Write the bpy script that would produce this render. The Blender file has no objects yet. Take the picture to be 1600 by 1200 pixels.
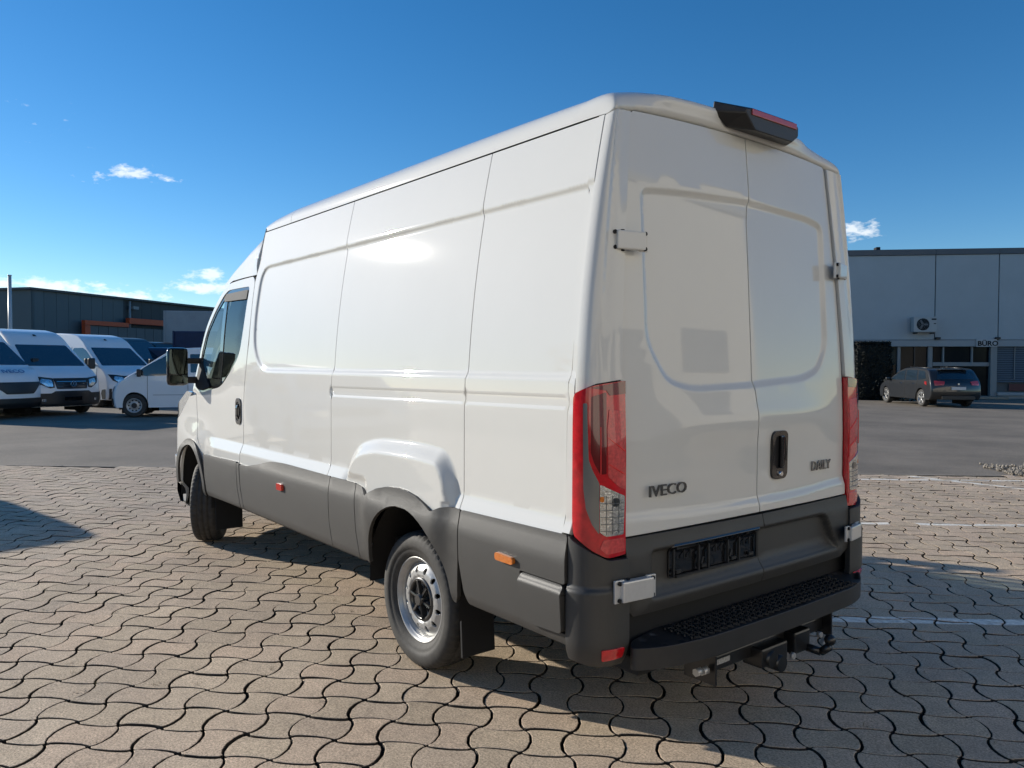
import bpy, bmesh, math, random
import numpy as np
from mathutils import Vector, Matrix
from mathutils.geometry import delaunay_2d_cdt
random.seed(7); rng = np.random.default_rng(7)
sc = bpy.context.scene
# ------------------------------------------------------------------ camera
PI = math.pi
CAM = np.array([-1.976, 3.029, 1.547]); YAW, PIT, ROL, FPX = -0.673, -0.026, 0.003, 1212.4
Fw = np.array([math.cos(YAW)*math.cos(PIT), math.sin(YAW)*math.cos(PIT), math.sin(PIT)])
Rr = np.array([math.sin(YAW), -math.cos(YAW), 0.0]); Uu = np.cross(Rr, Fw)
R2 = Rr*math.cos(ROL)+Uu*math.sin(ROL); U2 = -Rr*math.sin(ROL)+Uu*math.cos(ROL)
cam = bpy.data.cameras.new('camera'); co = bpy.data.objects.new('camera', cam); sc.collection.objects.link(co)
cam.sensor_fit = 'HORIZONTAL'; cam.sensor_width = 36; cam.lens = 36*FPX/1600
cam.clip_start = .05; cam.clip_end = 3000
M = Matrix(((R2[0], U2[0], -Fw[0]), (R2[1], U2[1], -Fw[1]), (R2[2], U2[2], -Fw[2])))
co.matrix_world = Matrix.Translation(Vector(CAM)) @ M.to_4x4()
sc.camera = co
# ------------------------------------------------------------------ sky and sun
SUN_AZ, SUN_EL = 26.0, 17.6
world = bpy.data.worlds.new('World'); sc.world = world; world.use_nodes = True
wn, wl = world.node_tree.nodes, world.node_tree.links
wn.clear()
wo = wn.new('ShaderNodeOutputWorld'); bg = wn.new('ShaderNodeBackground'); bg.inputs[1].default_value = .060
sky = wn.new('ShaderNodeTexSky'); sky.sky_type = 'NISHITA'; sky.sun_disc = False
sky.sun_elevation = math.radians(SUN_EL); sky.sun_rotation = math.radians(90-SUN_AZ)
sky.air_density = .9; sky.dust_density = .05; sky.ozone_density = 3.5; sky.altitude = 200
def wnode(t, **k):
    n = wn.new(t)
    for a, b in k.items(): setattr(n, a, b)
    return n
def wmath(op, a, b=None, c=None):
    n = wnode('ShaderNodeMath', operation=op)
    for i, v in enumerate((a, b, c)):
        if v is None: continue
        if isinstance(v, (int, float)): n.inputs[i].default_value = v
        else: wl.new(v, n.inputs[i])
    return n.outputs[0]
tc = wnode('ShaderNodeTexCoord')
# small fair-weather clouds: (direction, horizontal size, vertical size, strength)
CL = [((.9537, -.212, .2133), .030, .010, 1.0), ((.9622, -.1781, .2062), .022, .012, .5), ((.945, -.2505, .2104), .018, .005, .7),
      ((.95, -.2942, .1043), .026, .009, 1.1), ((.9515, -.2946, .0893), .045, .008, 1.3), ((.4559, -.8763, .1556), .030, .012, 1.0),
      ((.9885, -.1252, .0848), .10, .010, 1.0), ((.97, -.20, .076), .09, .009, .9), ((.9628, -.1009, .2509), .09, .03, .25), ((.90, -.42, .078), .15, .010, .7)]
nz = wnode('ShaderNodeTexNoise'); nz.inputs['Scale'].default_value = 55; nz.inputs['Detail'].default_value = 7; nz.inputs['Roughness'].default_value = .62
mp = wnode('ShaderNodeMapping'); mp.inputs['Scale'].default_value = (1, 1, 2.4)
wl.new(tc.outputs['Generated'], mp.inputs[0]); wl.new(mp.outputs[0], nz.inputs['Vector'])
sep = wnode('ShaderNodeSeparateXYZ'); wl.new(tc.outputs['Generated'], sep.inputs[0])
tot = None
for (dx, dy, dz), sh, sv, st in CL:
    az0 = math.atan2(dy, dx); tx, ty = -math.sin(az0), math.cos(az0)
    h = wmath('ADD', wmath('MULTIPLY', sep.outputs[0], tx/sh), wmath('MULTIPLY', sep.outputs[1], ty/sh))
    v = wmath('MULTIPLY', wmath('SUBTRACT', sep.outputs[2], dz), 1/sv)
    f = wmath('ADD', wmath('MULTIPLY', sep.outputs[0], math.cos(az0)), wmath('MULTIPLY', sep.outputs[1], math.sin(az0)))
    fr = wmath('GREATER_THAN', f, 0.0)
    r2 = wmath('ADD', wmath('MULTIPLY', h, h), wmath('MULTIPLY', v, v))
    g = wmath('MULTIPLY', wmath('MULTIPLY', wmath('EXPONENT', wmath('MULTIPLY', r2, -1.0)), st), fr)
    tot = g if tot is None else wmath('MAXIMUM', tot, g)
dens = wmath('MULTIPLY', wmath('SUBTRACT', wmath('ADD', wmath('MULTIPLY', tot, .40), nz.outputs[0]), .70), 4.5)
dens = wmath('MULTIPLY', dens, wmath('MINIMUM', wmath('MULTIPLY', tot, 3.0), 1.0))
dens = wmath('MULTIPLY', wmath('MINIMUM', wmath('MAXIMUM', dens, 0.0), 1.0), .62)
mx = wnode('ShaderNodeMix', data_type='RGBA'); wl.new(dens, mx.inputs[0]); 
hs = wnode('ShaderNodeHueSaturation'); hs.inputs['Saturation'].default_value = 1.25; hs.inputs['Value'].default_value = 1.0
wl.new(sky.outputs[0], hs.inputs['Color']); wl.new(hs.outputs[0], mx.inputs[6]); mx.inputs[7].default_value = (9.0, 9.0, 8.8, 1)
wl.new(mx.outputs[2], bg.inputs[0]); wl.new(bg.outputs[0], wo.inputs[0])
sun = bpy.data.lights.new('sun', 'SUN'); sun.energy = 2.5; sun.angle = math.radians(.53); sun.color = (1.0, .93, .82)
so = bpy.data.objects.new('sun', sun); sc.collection.objects.link(so)
sd = Vector((math.cos(math.radians(SUN_AZ))*math.cos(math.radians(SUN_EL)), math.sin(math.radians(SUN_AZ))*math.cos(math.radians(SUN_EL)), math.sin(math.radians(SUN_EL))))
so.rotation_euler = sd.to_track_quat('Z', 'Y').to_euler()
sc.view_settings.view_transform = 'Standard'; sc.view_settings.look = 'None'
sc.view_settings.gamma = 1; sc.view_settings.use_curve_mapping = False
sc.view_settings.exposure = 1.25
# ------------------------------------------------------------------ materials
def lin(r, g, b): return tuple(((c/255)/12.92 if c/255 <= .04045 else ((c/255+.055)/1.055)**2.4) for c in (r, g, b))
def mat(name, col, rough=.5, metal=0., coat=0., coatr=.03, noise=0., nscale=40., bump=0., bscale=200., spec=.5, emis=None, trans=0., rnd=None, ior=None):
    m = bpy.data.materials.new(name); m.use_nodes = True; n, l = m.node_tree.nodes, m.node_tree.links
    p = n['Principled BSDF']; p.inputs['Base Color'].default_value = (*col, 1); p.inputs['Roughness'].default_value = rough
    p.inputs['Metallic'].default_value = metal; p.inputs['Coat Weight'].default_value = coat; p.inputs['Coat Roughness'].default_value = coatr
    p.inputs['Specular IOR Level'].default_value = spec; p.inputs['Transmission Weight'].default_value = trans
    if ior: p.inputs['IOR'].default_value = ior
    g = n.new('ShaderNodeNewGeometry')
    src = None
    if noise:
        t = n.new('ShaderNodeTexNoise'); t.inputs['Scale'].default_value = nscale; t.inputs['Detail'].default_value = 6; t.inputs['Roughness'].default_value = .6
        l.new(g.outputs['Position'], t.inputs['Vector'])
        mr = n.new('ShaderNodeMapRange'); mr.inputs[1].default_value = .25; mr.inputs[2].default_value = .75
        mr.inputs[3].default_value = 1-noise; mr.inputs[4].default_value = 1+noise; l.new(t.outputs[0], mr.inputs[0])
        v = n.new('ShaderNodeVectorMath'); v.operation = 'SCALE'; v.inputs[0].default_value = col; l.new(mr.outputs[0], v.inputs['Scale'])
        l.new(v.outputs[0], p.inputs['Base Color']); src = v
    if rnd:
        oi = n.new('ShaderNodeObjectInfo'); mr2 = n.new('ShaderNodeMapRange'); mr2.inputs[3].default_value = 1-rnd; mr2.inputs[4].default_value = 1+rnd
        l.new(oi.outputs['Random'], mr2.inputs[0]); v2 = n.new('ShaderNodeVectorMath'); v2.operation = 'SCALE'
        if src: l.new(src.outputs[0], v2.inputs[0])
        else: v2.inputs[0].default_value = col
        l.new(mr2.outputs[0], v2.inputs['Scale']); l.new(v2.outputs[0], p.inputs['Base Color'])
    if bump:
        t = n.new('ShaderNodeTexNoise'); t.inputs['Scale'].default_value = bscale; t.inputs['Detail'].default_value = 4
        l.new(g.outputs['Position'], t.inputs['Vector']); b = n.new('ShaderNodeBump'); b.inputs['Strength'].default_value = bump; b.inputs['Distance'].default_value = .002
        l.new(t.outputs[0], b.inputs['Height']); l.new(b.outputs[0], p.inputs['Normal'])
    if emis: p.inputs['Emission Color'].default_value = (*emis[0], 1); p.inputs['Emission Strength'].default_value = emis[1]
    return m
def glass_mat(name, tint, refl_rough=.01):
    m = bpy.data.materials.new(name); m.use_nodes = True; n, l = m.node_tree.nodes, m.node_tree.links; n.clear()
    o = n.new('ShaderNodeOutputMaterial'); mixn = n.new('ShaderNodeMixShader'); t = n.new('ShaderNodeBsdfTransparent'); g = n.new('ShaderNodeBsdfGlossy')
    t.inputs[0].default_value = (*tint, 1); g.inputs['Roughness'].default_value = refl_rough; f = n.new('ShaderNodeFresnel'); f.inputs[0].default_value = 1.5
    l.new(f.outputs[0], mixn.inputs[0]); l.new(t.outputs[0], mixn.inputs[1]); l.new(g.outputs[0], mixn.inputs[2]); l.new(mixn.outputs[0], o.inputs[0])
    return m
WHITE = mat('white_van_paint', (.62, .615, .58), rough=.6, coat=1.0, coatr=.03, noise=.015, nscale=2.5, bump=.03, bscale=9, spec=.08)
WHITE2 = mat('white_fleet_paint', (.84, .84, .83), rough=.55, coat=.8, coatr=.05, noise=.03, nscale=3, spec=.1)
CLAD = mat('grey_plastic_cladding', (.037, .036, .034), rough=.50, noise=.10, nscale=6, bump=.25, bscale=1400, spec=.6)
DARKPL = mat('black_plastic', (.016, .016, .017), rough=.42, noise=.15, nscale=15, bump=.2, bscale=900)
BLACK = mat('matt_black', (.006, .006, .007), rough=.8)
GLOSSBLK = mat('gloss_black', (.008, .008, .009), rough=.12, coat=.6)
STEEL = mat('painted_steel_rim', (.43, .43, .42), rough=.36, metal=.45, noise=.12, nscale=30, bump=.1, bscale=60)
CHROME = mat('chrome', (.72, .72, .72), rough=.12, metal=1)
HINGE_S = mat('silver_hinge_paint', (.58, .58, .57), rough=.3, metal=.3, coat=.4, noise=.05, nscale=60)
RUBBER = mat('tyre_rubber', (.038, .036, .033), rough=.72, noise=.35, nscale=28, bump=.6, bscale=260)
RED = mat('red_lamp_plastic', (.52, .008, .014), rough=.13, coat=1.0, coatr=.02, noise=.3, nscale=30)
REDD = mat('dark_red_lamp_plastic', (.13, .003, .006), rough=.1, coat=1.0, coatr=.02)
REDB = mat('bright_red_reflector', (.55, .045, .045), rough=.25, coat=1.0, coatr=.02, noise=.35, nscale=70, bump=.8, bscale=300)
LGREY = mat('grey_lamp_trim', (.20, .20, .19), rough=.22, metal=.4, coat=.8)
CLEARL = mat('clear_reversing_lens', (.62, .62, .60), rough=.10, metal=.8, coat=1.0, noise=.45, nscale=60, bump=.8, bscale=110)
AMBER = mat('amber_marker_plastic', (.60, .17, .02), rough=.18, coat=1.0, noise=.2, nscale=90)
GLASS = glass_mat('cab_window_glass', (.70, .80, .80))
MIRROR = mat('mirror_glass', (.060, .075, .070), rough=.015, metal=1)
DGLASS = mat('tinted_vehicle_glass', (.012, .022, .032), rough=.04, coat=1, spec=.8)
SAND = mat('joint_sand', (.010, .008, .006), rough=.95, noise=.5, nscale=90)
# ------------------------------------------------------------------ object helpers
COL = sc.collection
def finish(name, me, m=None, parent=None, mats=None):
    for mm in (mats or ([m] if m else [])): me.materials.append(mm)
    o = bpy.data.objects.new(name, me); COL.objects.link(o)
    if parent: o.parent = parent
    return o
def from_data(name, v, f, m=None, parent=None, smooth=False):
    me = bpy.data.meshes.new(name); me.from_pydata([tuple(map(float, p)) for p in v], [], [tuple(map(int, q)) for q in f])
    if smooth: me.polygons.foreach_set('use_smooth', [True]*len(me.polygons))
    me.update(); return finish(name, me, m, parent)
def tag(o, label=None, cat=None, group=None, kind=None):
    if label: o['label'] = label
    if cat: o['category'] = cat
    if group: o['group'] = group
    if kind: o['kind'] = kind
    return o
def empty(name, loc=(0, 0, 0), rz=0, **k):
    o = bpy.data.objects.new(name, None); COL.objects.link(o); o.location = loc; o.rotation_euler = (0, 0, rz); o.empty_display_size = .2
    return tag(o, **k)
def bm_obj(name, bm, m, parent=None, smooth=False):
    me = bpy.data.meshes.new(name); bm.to_mesh(me); bm.free()
    if smooth: me.polygons.foreach_set('use_smooth', [True]*len(me.polygons))
    return finish(name, me, m, parent)
def box_bm(bm, c, s, rot=None, bev=0.):
    r = bmesh.ops.create_cube(bm, size=1.0)
    vs = r['verts']
    for v in vs:
        p = Vector((v.co.x*s[0], v.co.y*s[1], v.co.z*s[2]))
        if rot is not None: p = rot @ p
        v.co = p + Vector(c)
    if bev:
        es = list({e for v in vs for e in v.link_edges})
        bmesh.ops.bevel(bm, geom=es, offset=bev, segments=2, profile=.6, affect='EDGES')
def box(name, c, s, m, parent=None, rot=None, bev=0.):
    bm = bmesh.new(); box_bm(bm, c, s, rot, bev); return bm_obj(name, bm, m, parent)
def cyl_bm(bm, a, b, r, seg=16, r2=None):
    a = Vector(a); b = Vector(b); d = b-a
    q = d.to_track_quat('Z', 'Y').to_matrix().to_4x4()
    bmesh.ops.create_cone(bm, cap_ends=True, segments=seg, radius1=r, radius2=r if r2 is None else r2, depth=d.length, matrix=Matrix.Translation((a+b)/2) @ q)
def cyl(name, a, b, r, m, parent=None, seg=16, r2=None):
    bm = bmesh.new(); cyl_bm(bm, a, b, r, seg, r2)
    for f in bm.faces: f.smooth = len(f.verts) == 4
    return bm_obj(name, bm, m, parent)
def grid_obj(name, P, m, parent=None, smooth=True, closeu=False):
    P = np.asarray(P); a, b = P.shape[:2]; v = P.reshape(-1, 3); f = []
    for i in range(a if closeu else a-1):
        for j in range(b-1):
            i2 = (i+1) % a; f.append((i*b+j, i2*b+j, i2*b+j+1, i*b+j+1))
    return from_data(name, v, f, m, parent, smooth)
def resample(poly, step):
    out = []; n = len(poly)
    for i in range(n):
        a = np.array(poly[i], float); b = np.array(poly[(i+1) % n], float); k = max(1, int(np.ceil(np.linalg.norm(b-a)/step)))
        for j in range(k): out.append(a+(b-a)*j/k)
    return np.array(out)
def inside(P, poly):
    x, y = P[:, 0], P[:, 1]; r = np.zeros(len(P), bool); n = len(poly); j = n-1
    for i in range(n):
        xi, yi = poly[i]; xj, yj = poly[j]
        if yi != yj:
            c = ((yi > y) != (yj > y)) & (x < (xj-xi)*(y-yi)/(yj-yi)+xi); r ^= c
        j = i
    return r
def pdist(P, poly, closed=True):
    d = np.full(len(P), 1e9); n = len(poly)
    for i in range(n if closed else n-1):
        a = np.array(poly[i]); b = np.array(poly[(i+1) % n]); ab = b-a; L = ab@ab
        if L == 0: continue
        t = np.clip(((P-a)@ab)/L, 0, 1); d = np.minimum(d, np.linalg.norm(P-a-t[:, None]*ab, axis=1))
    return d
def sdf(P, poly): d = pdist(P, poly); return np.where(inside(P, poly), -d, d)
def rounded(poly, r, seg=6):
    """round every corner of a polygon; r may be a number or a list"""
    out = []; n = len(poly)
    for i in range(n):
        ri = r[i] if isinstance(r, (list, tuple)) else r
        p = np.array(poly[i], float); a = np.array(poly[i-1], float)-p; b = np.array(poly[(i+1) % n], float)-p
        la, lb = np.linalg.norm(a), np.linalg.norm(b); t = min(ri, la*.48, lb*.48)
        if t < 1e-5: out.append(tuple(p)); continue
        A = p+a/la*t; B = p+b/lb*t
        for k in range(seg+1):
            u = k/seg; out.append(tuple((1-u)**2*A+2*u*(1-u)*p+u*u*B))
    return out
def panel(name, outline, f, m, parent=None, holes=(), step=.05, ostep=None, rim=.02, dense=None, flip=False, off=0., mats=None, feat=()):
    """sheet over (u,v): constrained triangulation of the outline, lifted by f(P)->Nx3, exact normals, edges folded back by rim"""
    ostep = ostep or step
    loops = [resample(outline, ostep)]+[resample(h, ostep) for h in holes]
    lo = loops[0].min(0); hi = loops[0].max(0)
    gx, gy = np.meshgrid(np.arange(lo[0], hi[0]+step, step), np.arange(lo[1], hi[1]+step, step*.87)); gx[1::2] += step/2
    G = np.stack([gx.ravel(), gy.ravel()], 1)
    def ok(G, s):
        k = inside(G, outline) & (pdist(G, outline) > s*.45)
        for h in holes: k &= ~inside(G, h) & (pdist(G, h) > s*.45)
        return k
    G = G[ok(G, step)]
    pts = [G]
    if dense:
        s2, fn = dense
        gx, gy = np.meshgrid(np.arange(lo[0], hi[0]+s2, s2), np.arange(lo[1], hi[1]+s2, s2)); D = np.stack([gx.ravel(), gy.ravel()], 1)
        D = D[fn(D)]; D = D[ok(D, s2)]; G = G[~fn(G)]; pts = [G, D]
    FE = []; fls = []
    for F_ in feat:
        R_ = resample(F_, ostep*.7); kk = inside(R_, outline) & (pdist(R_, outline) > ostep*.25)
        for h in holes: kk &= ~inside(R_, h) & (pdist(R_, h) > ostep*.25)
        idx = -np.ones(len(R_), int); idx[kk] = np.arange(kk.sum())+sum(map(len, fls)); fls.append(R_[kk])
        FE += [(idx[i], idx[(i+1) % len(R_)]) for i in range(len(R_)) if kk[i] and kk[(i+1) % len(R_)]]
    if fls:
        FP = np.concatenate(fls)
        def far(G, d):
            out = np.ones(len(G), bool)
            for c0 in range(0, len(G), 400): out[c0:c0+400] = np.linalg.norm(G[c0:c0+400, None]-FP[None], axis=2).min(1) > d
            return out
        pts = [q[far(q, .010)] for q in pts if len(q)]+[FP]
    nfix = sum(map(len, loops))+sum(len(q) for q in pts[:-1]) if fls else 0
    vs = np.concatenate(loops+pts); ed = []; k = 0
    for L in loops:
        n = len(L); ed += [(k+i, k+(i+1) % n) for i in range(n)]; k += n
    ed += [(int(i)+nfix, int(j)+nfix) for i, j in FE]
    r = delaunay_2d_cdt([Vector(p) for p in vs], ed, [], 0, 1e-6)
    V = np.array([tuple(p) for p in r[0]]); T = np.array([t for t in r[2] if len(t) == 3])
    C = V[T].mean(1); keep = inside(C, outline)
    for h in holes: keep &= ~inside(C, h)
    T = T[keep]
    e = 2.5e-3
    def nrm(P):
        a = f(P+[e, 0])-f(P-[e, 0]); b = f(P+[0, e])-f(P-[0, e]); n = np.cross(a, b)
        n /= np.linalg.norm(n, axis=1)[:, None]+1e-12; return -n if flip else n
    N = nrm(V); P3 = f(V)+N*off
    # orient
    a, b, c = P3[T[:, 0]], P3[T[:, 1]], P3[T[:, 2]]; fn_ = np.cross(b-a, c-a); s = (fn_*N[T[:, 0]]).sum(1) < 0; T[s] = T[s][:, ::-1]
    verts = [P3]; faces = [tuple(t) for t in T]; nv = len(P3); lnorm = [N[i] for t in T for i in t]
    if rim:
        for li, L in enumerate(loops):
            n = len(L); Nl = nrm(L); top = f(L)+Nl*off
            ctr = np.roll(L, -1, 0)-np.roll(L, 1, 0); area = .5*np.sum(L[:, 0]*np.roll(L[:, 1], -1)-np.roll(L[:, 0], -1)*L[:, 1])
            sg = 1 if area > 0 else -1
            if li > 0: sg = -sg
            on = np.stack([ctr[:, 1], -ctr[:, 0]], 1)*sg; on /= np.linalg.norm(on, axis=1)[:, None]+1e-9
            O3 = f(L+on*1e-3)-f(L-on*1e-3); O3 /= np.linalg.norm(O3, axis=1)[:, None]+1e-9
            bev = min(.004, rim*.3); r1 = top+O3*.0003-Nl*bev; r2 = top+O3*.0003-Nl*rim
            base = nv; verts += [top, r1, r2]; nv += 3*n
            for i in range(n):
                j = (i+1) % n
                for q, nn in (((base+i, base+j, base+n+j, base+n+i), (Nl[i]*.85+O3[i]*.5, Nl[j]*.85+O3[j]*.5, O3[j], O3[i])), ((base+n+i, base+n+j, base+2*n+j, base+2*n+i), (O3[i], O3[j], O3[j], O3[i]))):
                    # orientation: outward O3
                    A = np.concatenate(verts[-3:]); idx = [k_-base for k_ in q]; fnm = np.cross(A[idx[1]]-A[idx[0]], A[idx[3]]-A[idx[0]])
                    if fnm @ (O3[i]+Nl[i]*.3) < 0: q = q[::-1]; nn = nn[::-1]
                    faces.append(q); lnorm += list(nn)
    me = bpy.data.meshes.new(name); me.from_pydata([tuple(p) for p in np.concatenate(verts)], [], [tuple(int(i) for i in q) for q in faces])
    me.polygons.foreach_set('use_smooth', [True]*len(me.polygons))
    ln = np.array(lnorm); ln /= np.linalg.norm(ln, axis=1)[:, None]+1e-9
    me.normals_split_custom_set([tuple(x) for x in ln])
    return finish(name, me, m, parent)
def lathe(name, prof, m, parent=None, seg=64, axis='Y', mod=None, flat=False):
    """profile of (offset along axis, radius)"""
    v = []; n = len(prof)
    for i in range(seg):
        a = 2*PI*i/seg
        for j, (o, r) in enumerate(prof):
            if mod: r = mod(i, j, r)
            v.append((r*math.cos(a), o, r*math.sin(a)))
    f = [(i*n+j, i*n+j+1, ((i+1) % seg)*n+j+1, ((i+1) % seg)*n+j) for i in range(seg) for j in range(n-1)]
    return from_data(name, v, f, m, parent, not flat)
def text_obj(name, body, m, parent, origin, xdir, updir, size, extrude=.003, sx=1., off=0., align='LEFT'):
    cu = bpy.data.curves.new(name, 'FONT'); cu.body = body; cu.size = size; cu.extrude = extrude; cu.offset = off; cu.align_x = align; cu.resolution_u = 3
    to = bpy.data.objects.new('tmp', cu); COL.objects.link(to); dg = bpy.context.evaluated_depsgraph_get(); dg.update()
    me = bpy.data.meshes.new_from_object(to.evaluated_get(dg)); me.name = name
    bpy.data.objects.remove(to); bpy.data.curves.remove(cu)
    x = Vector(xdir).normalized(); u = Vector(updir).normalized(); w = x.cross(u)
    me.transform(Matrix.Translation(Vector(origin)) @ Matrix((x, u, w)).transposed().to_4x4() @ Matrix.Diagonal((sx, 1, 1, 1)))
    me.materials.clear()
    return finish(name, me, m, parent)
def sstep(a, b, x): t = np.clip((x-a)/(b-a), 0, 1); return t*t*(3-2*t)
# screen ray helper: where a far thing stands, from its bearing and its distance along the view
def at(px, D, z=0.):
    d = Fw+R2*(px-800)/FPX; d = d/(d@Fw)*D; return Vector((CAM[0]+d[0], CAM[1]+d[1], z))
Fh = Vector((math.cos(YAW), math.sin(YAW), 0)); Rh = Vector((math.sin(YAW), -math.cos(YAW), 0))
# ================================================================== GROUND
A0 = np.array([11.331, 1.041]); A1 = np.array([3.534, -7.717]); ed = (A1-A0)/np.linalg.norm(A1-A0)   # edge of the paving
nrmE = np.array([-ed[1], ed[0]])
if nrmE @ (A0-np.array([0, 0])) < 0: nrmE = -nrmE      # points away to the asphalt
def side_far(p): return (p-A0) @ nrmE
def ground_mat(name, col, n1, n2, sc1, sc2, patch=None, bumpd=.004):
    m = bpy.data.materials.new(name); m.use_nodes = True; n, l = m.node_tree.nodes, m.node_tree.links; p = n['Principled BSDF']; p.inputs['Roughness'].default_value = .85
    g = n.new('ShaderNodeNewGeometry')
    def nz(s, d=5, r=.6):
        t = n.new('ShaderNodeTexNoise'); t.inputs['Scale'].default_value = s; t.inputs['Detail'].default_value = d; t.inputs['Roughness'].default_value = r; l.new(g.outputs['Position'], t.inputs['Vector']); return t
    a = nz(sc1); b = nz(sc2, 3, .7)
    r1 = n.new('ShaderNodeMapRange'); r1.inputs[1].default_value = .3; r1.inputs[2].default_value = .7; r1.inputs[3].default_value = 1-n1; r1.inputs[4].default_value = 1+n1; l.new(a.outputs[0], r1.inputs[0])
    r2 = n.new('ShaderNodeMapRange'); r2.inputs[1].default_value = .3; r2.inputs[2].default_value = .7; r2.inputs[3].default_value = 1-n2; r2.inputs[4].default_value = 1+n2; l.new(b.outputs[0], r2.inputs[0])
    mu = n.new('ShaderNodeMath'); mu.operation = 'MULTIPLY'; l.new(r1.outputs[0], mu.inputs[0]); l.new(r2.outputs[0], mu.inputs[1])
    v = n.new('ShaderNodeVectorMath'); v.operation = 'SCALE'; v.inputs[0].default_value = col; l.new(mu.outputs[0], v.inputs['Scale']); l.new(v.outputs[0], p.inputs['Base Color'])
    bp = n.new('ShaderNodeBump'); bp.inputs['Strength'].default_value = .8; bp.inputs['Distance'].default_value = bumpd; l.new(b.outputs[0], bp.inputs['Height']); l.new(bp.outputs[0], p.inputs['Normal'])
    return m
ASPH = ground_mat('old_asphalt', (.195, .165, .128), .26, .45, .55, 80)
DIRT = ground_mat('distant_ground', (.12, .12, .09), .3, .3, .05, 2)
b = 900
tag(from_data('distant_ground', [(-b, -b, -.06), (b, -b, -.06), (b, b, -.06), (-b, b, -.06)], [(0, 1, 2, 3)], DIRT), kind='structure')
p0 = A0-ed*90; p1 = A0+ed*90; q1 = p1+nrmE*120; q0 = p0+nrmE*120
tag(from_data('asphalt_yard', [(*p0, -.004), (*p1, -.004), (*q1, -.004), (*q0, -.004)], [(0, 1, 2, 3)], ASPH), kind='structure')
q1 = p1-nrmE*60; q0 = p0-nrmE*60
paved = tag(from_data('paved_yard', [(*p0, -.034), (*p1, -.034), (*q1, -.034), (*q0, -.034)], [(0, 1, 2, 3)], SAND), kind='structure')
# wave-edged concrete pavers: square cells, two bulging and two hollow sides, laid turn by turn
def paver_mat(name, island):
    m = bpy.data.materials.new(name); m.use_nodes = True; n, l = m.node_tree.nodes, m.node_tree.links; p = n['Principled BSDF']
    p.inputs['Roughness'].default_value = .82
    g = n.new('ShaderNodeNewGeometry')
    if island: rs = g.outputs['Random Per Island']
    else: rs = n.new('ShaderNodeObjectInfo').outputs['Random']
    cr = n.new('ShaderNodeValToRGB'); e = cr.color_ramp.elements
    e[0].position = 0; e[0].color = (.46, .36, .25, 1); e[1].position = 1; e[1].color = (.54, .425, .30, 1)
    for ps, c in ((.3, (.49, .385, .27, 1)), (.55, (.47, .365, .265, 1)), (.8, (.52, .39, .275, 1)), (.93, (.44, .35, .255, 1))):
        x = cr.color_ramp.elements.new(ps); x.color = c
    l.new(rs, cr.inputs[0])
    def nz(s, d, r, lo, hi):
        t = n.new('ShaderNodeTexNoise'); t.inputs['Scale'].default_value = s; t.inputs['Detail'].default_value = d; t.inputs['Roughness'].default_value = r; l.new(g.outputs['Position'], t.inputs['Vector'])
        k = n.new('ShaderNodeMapRange'); k.inputs[1].default_value = .3; k.inputs[2].default_value = .7; k.inputs[3].default_value = lo; k.inputs[4].default_value = hi; l.new(t.outputs[0], k.inputs[0]); return t, k
    t1, k1 = nz(1.1, 4, .6, .82, 1.12); t2, k2 = nz(105, 6, .9, .10, 1.95); t3, k3 = nz(16, 4, .6, .88, 1.1)
    a = n.new('ShaderNodeMath'); a.operation = 'MULTIPLY'; l.new(k1.outputs[0], a.inputs[0]); l.new(k2.outputs[0], a.inputs[1])
    c = n.new('ShaderNodeMath'); c.operation = 'MULTIPLY'; l.new(a.outputs[0], c.inputs[0]); l.new(k3.outputs[0], c.inputs[1])
    v = n.new('ShaderNodeVectorMath'); v.operation = 'SCALE'; l.new(cr.outputs[0], v.inputs[0]); l.new(c.outputs[0], v.inputs['Scale']); l.new(v.outputs[0], p.inputs['Base Color'])
    bp = n.new('ShaderNodeBump'); bp.inputs['Strength'].default_value = .6; bp.inputs['Distance'].default_value = .0022; l.new(t2.outputs[0], bp.inputs['Height'])
    bp2 = n.new('ShaderNodeBump'); bp2.inputs['Strength'].default_value = .5; bp2.inputs['Distance'].default_value = .004; l.new(t3.outputs[0], bp2.inputs['Height']); l.new(bp.outputs[0], bp2.inputs['Normal'])
    l.new(bp2.outputs[0], p.inputs['Normal'])
    return m
SIDEM = mat('soiled_shaded_paver_side', (.030, .024, .018), rough=.95, noise=.4, nscale=60)  # soil-stained sides, also darkened in colour so the joints look shaded
PAV1 = paver_mat('concrete_paver', False); PAV2 = paver_mat('concrete_paver_field', True)
CELL = .1918; TH = math.radians(134.0); eu = np.array([math.cos(TH-PI/2), math.sin(TH-PI/2)]); ev = np.array([math.cos(TH), math.sin(TH)])
O0 = np.array([1.624, 2.026])
SEGN = 6
TS = [0, .07, .22, .5, .78, .93]
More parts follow.
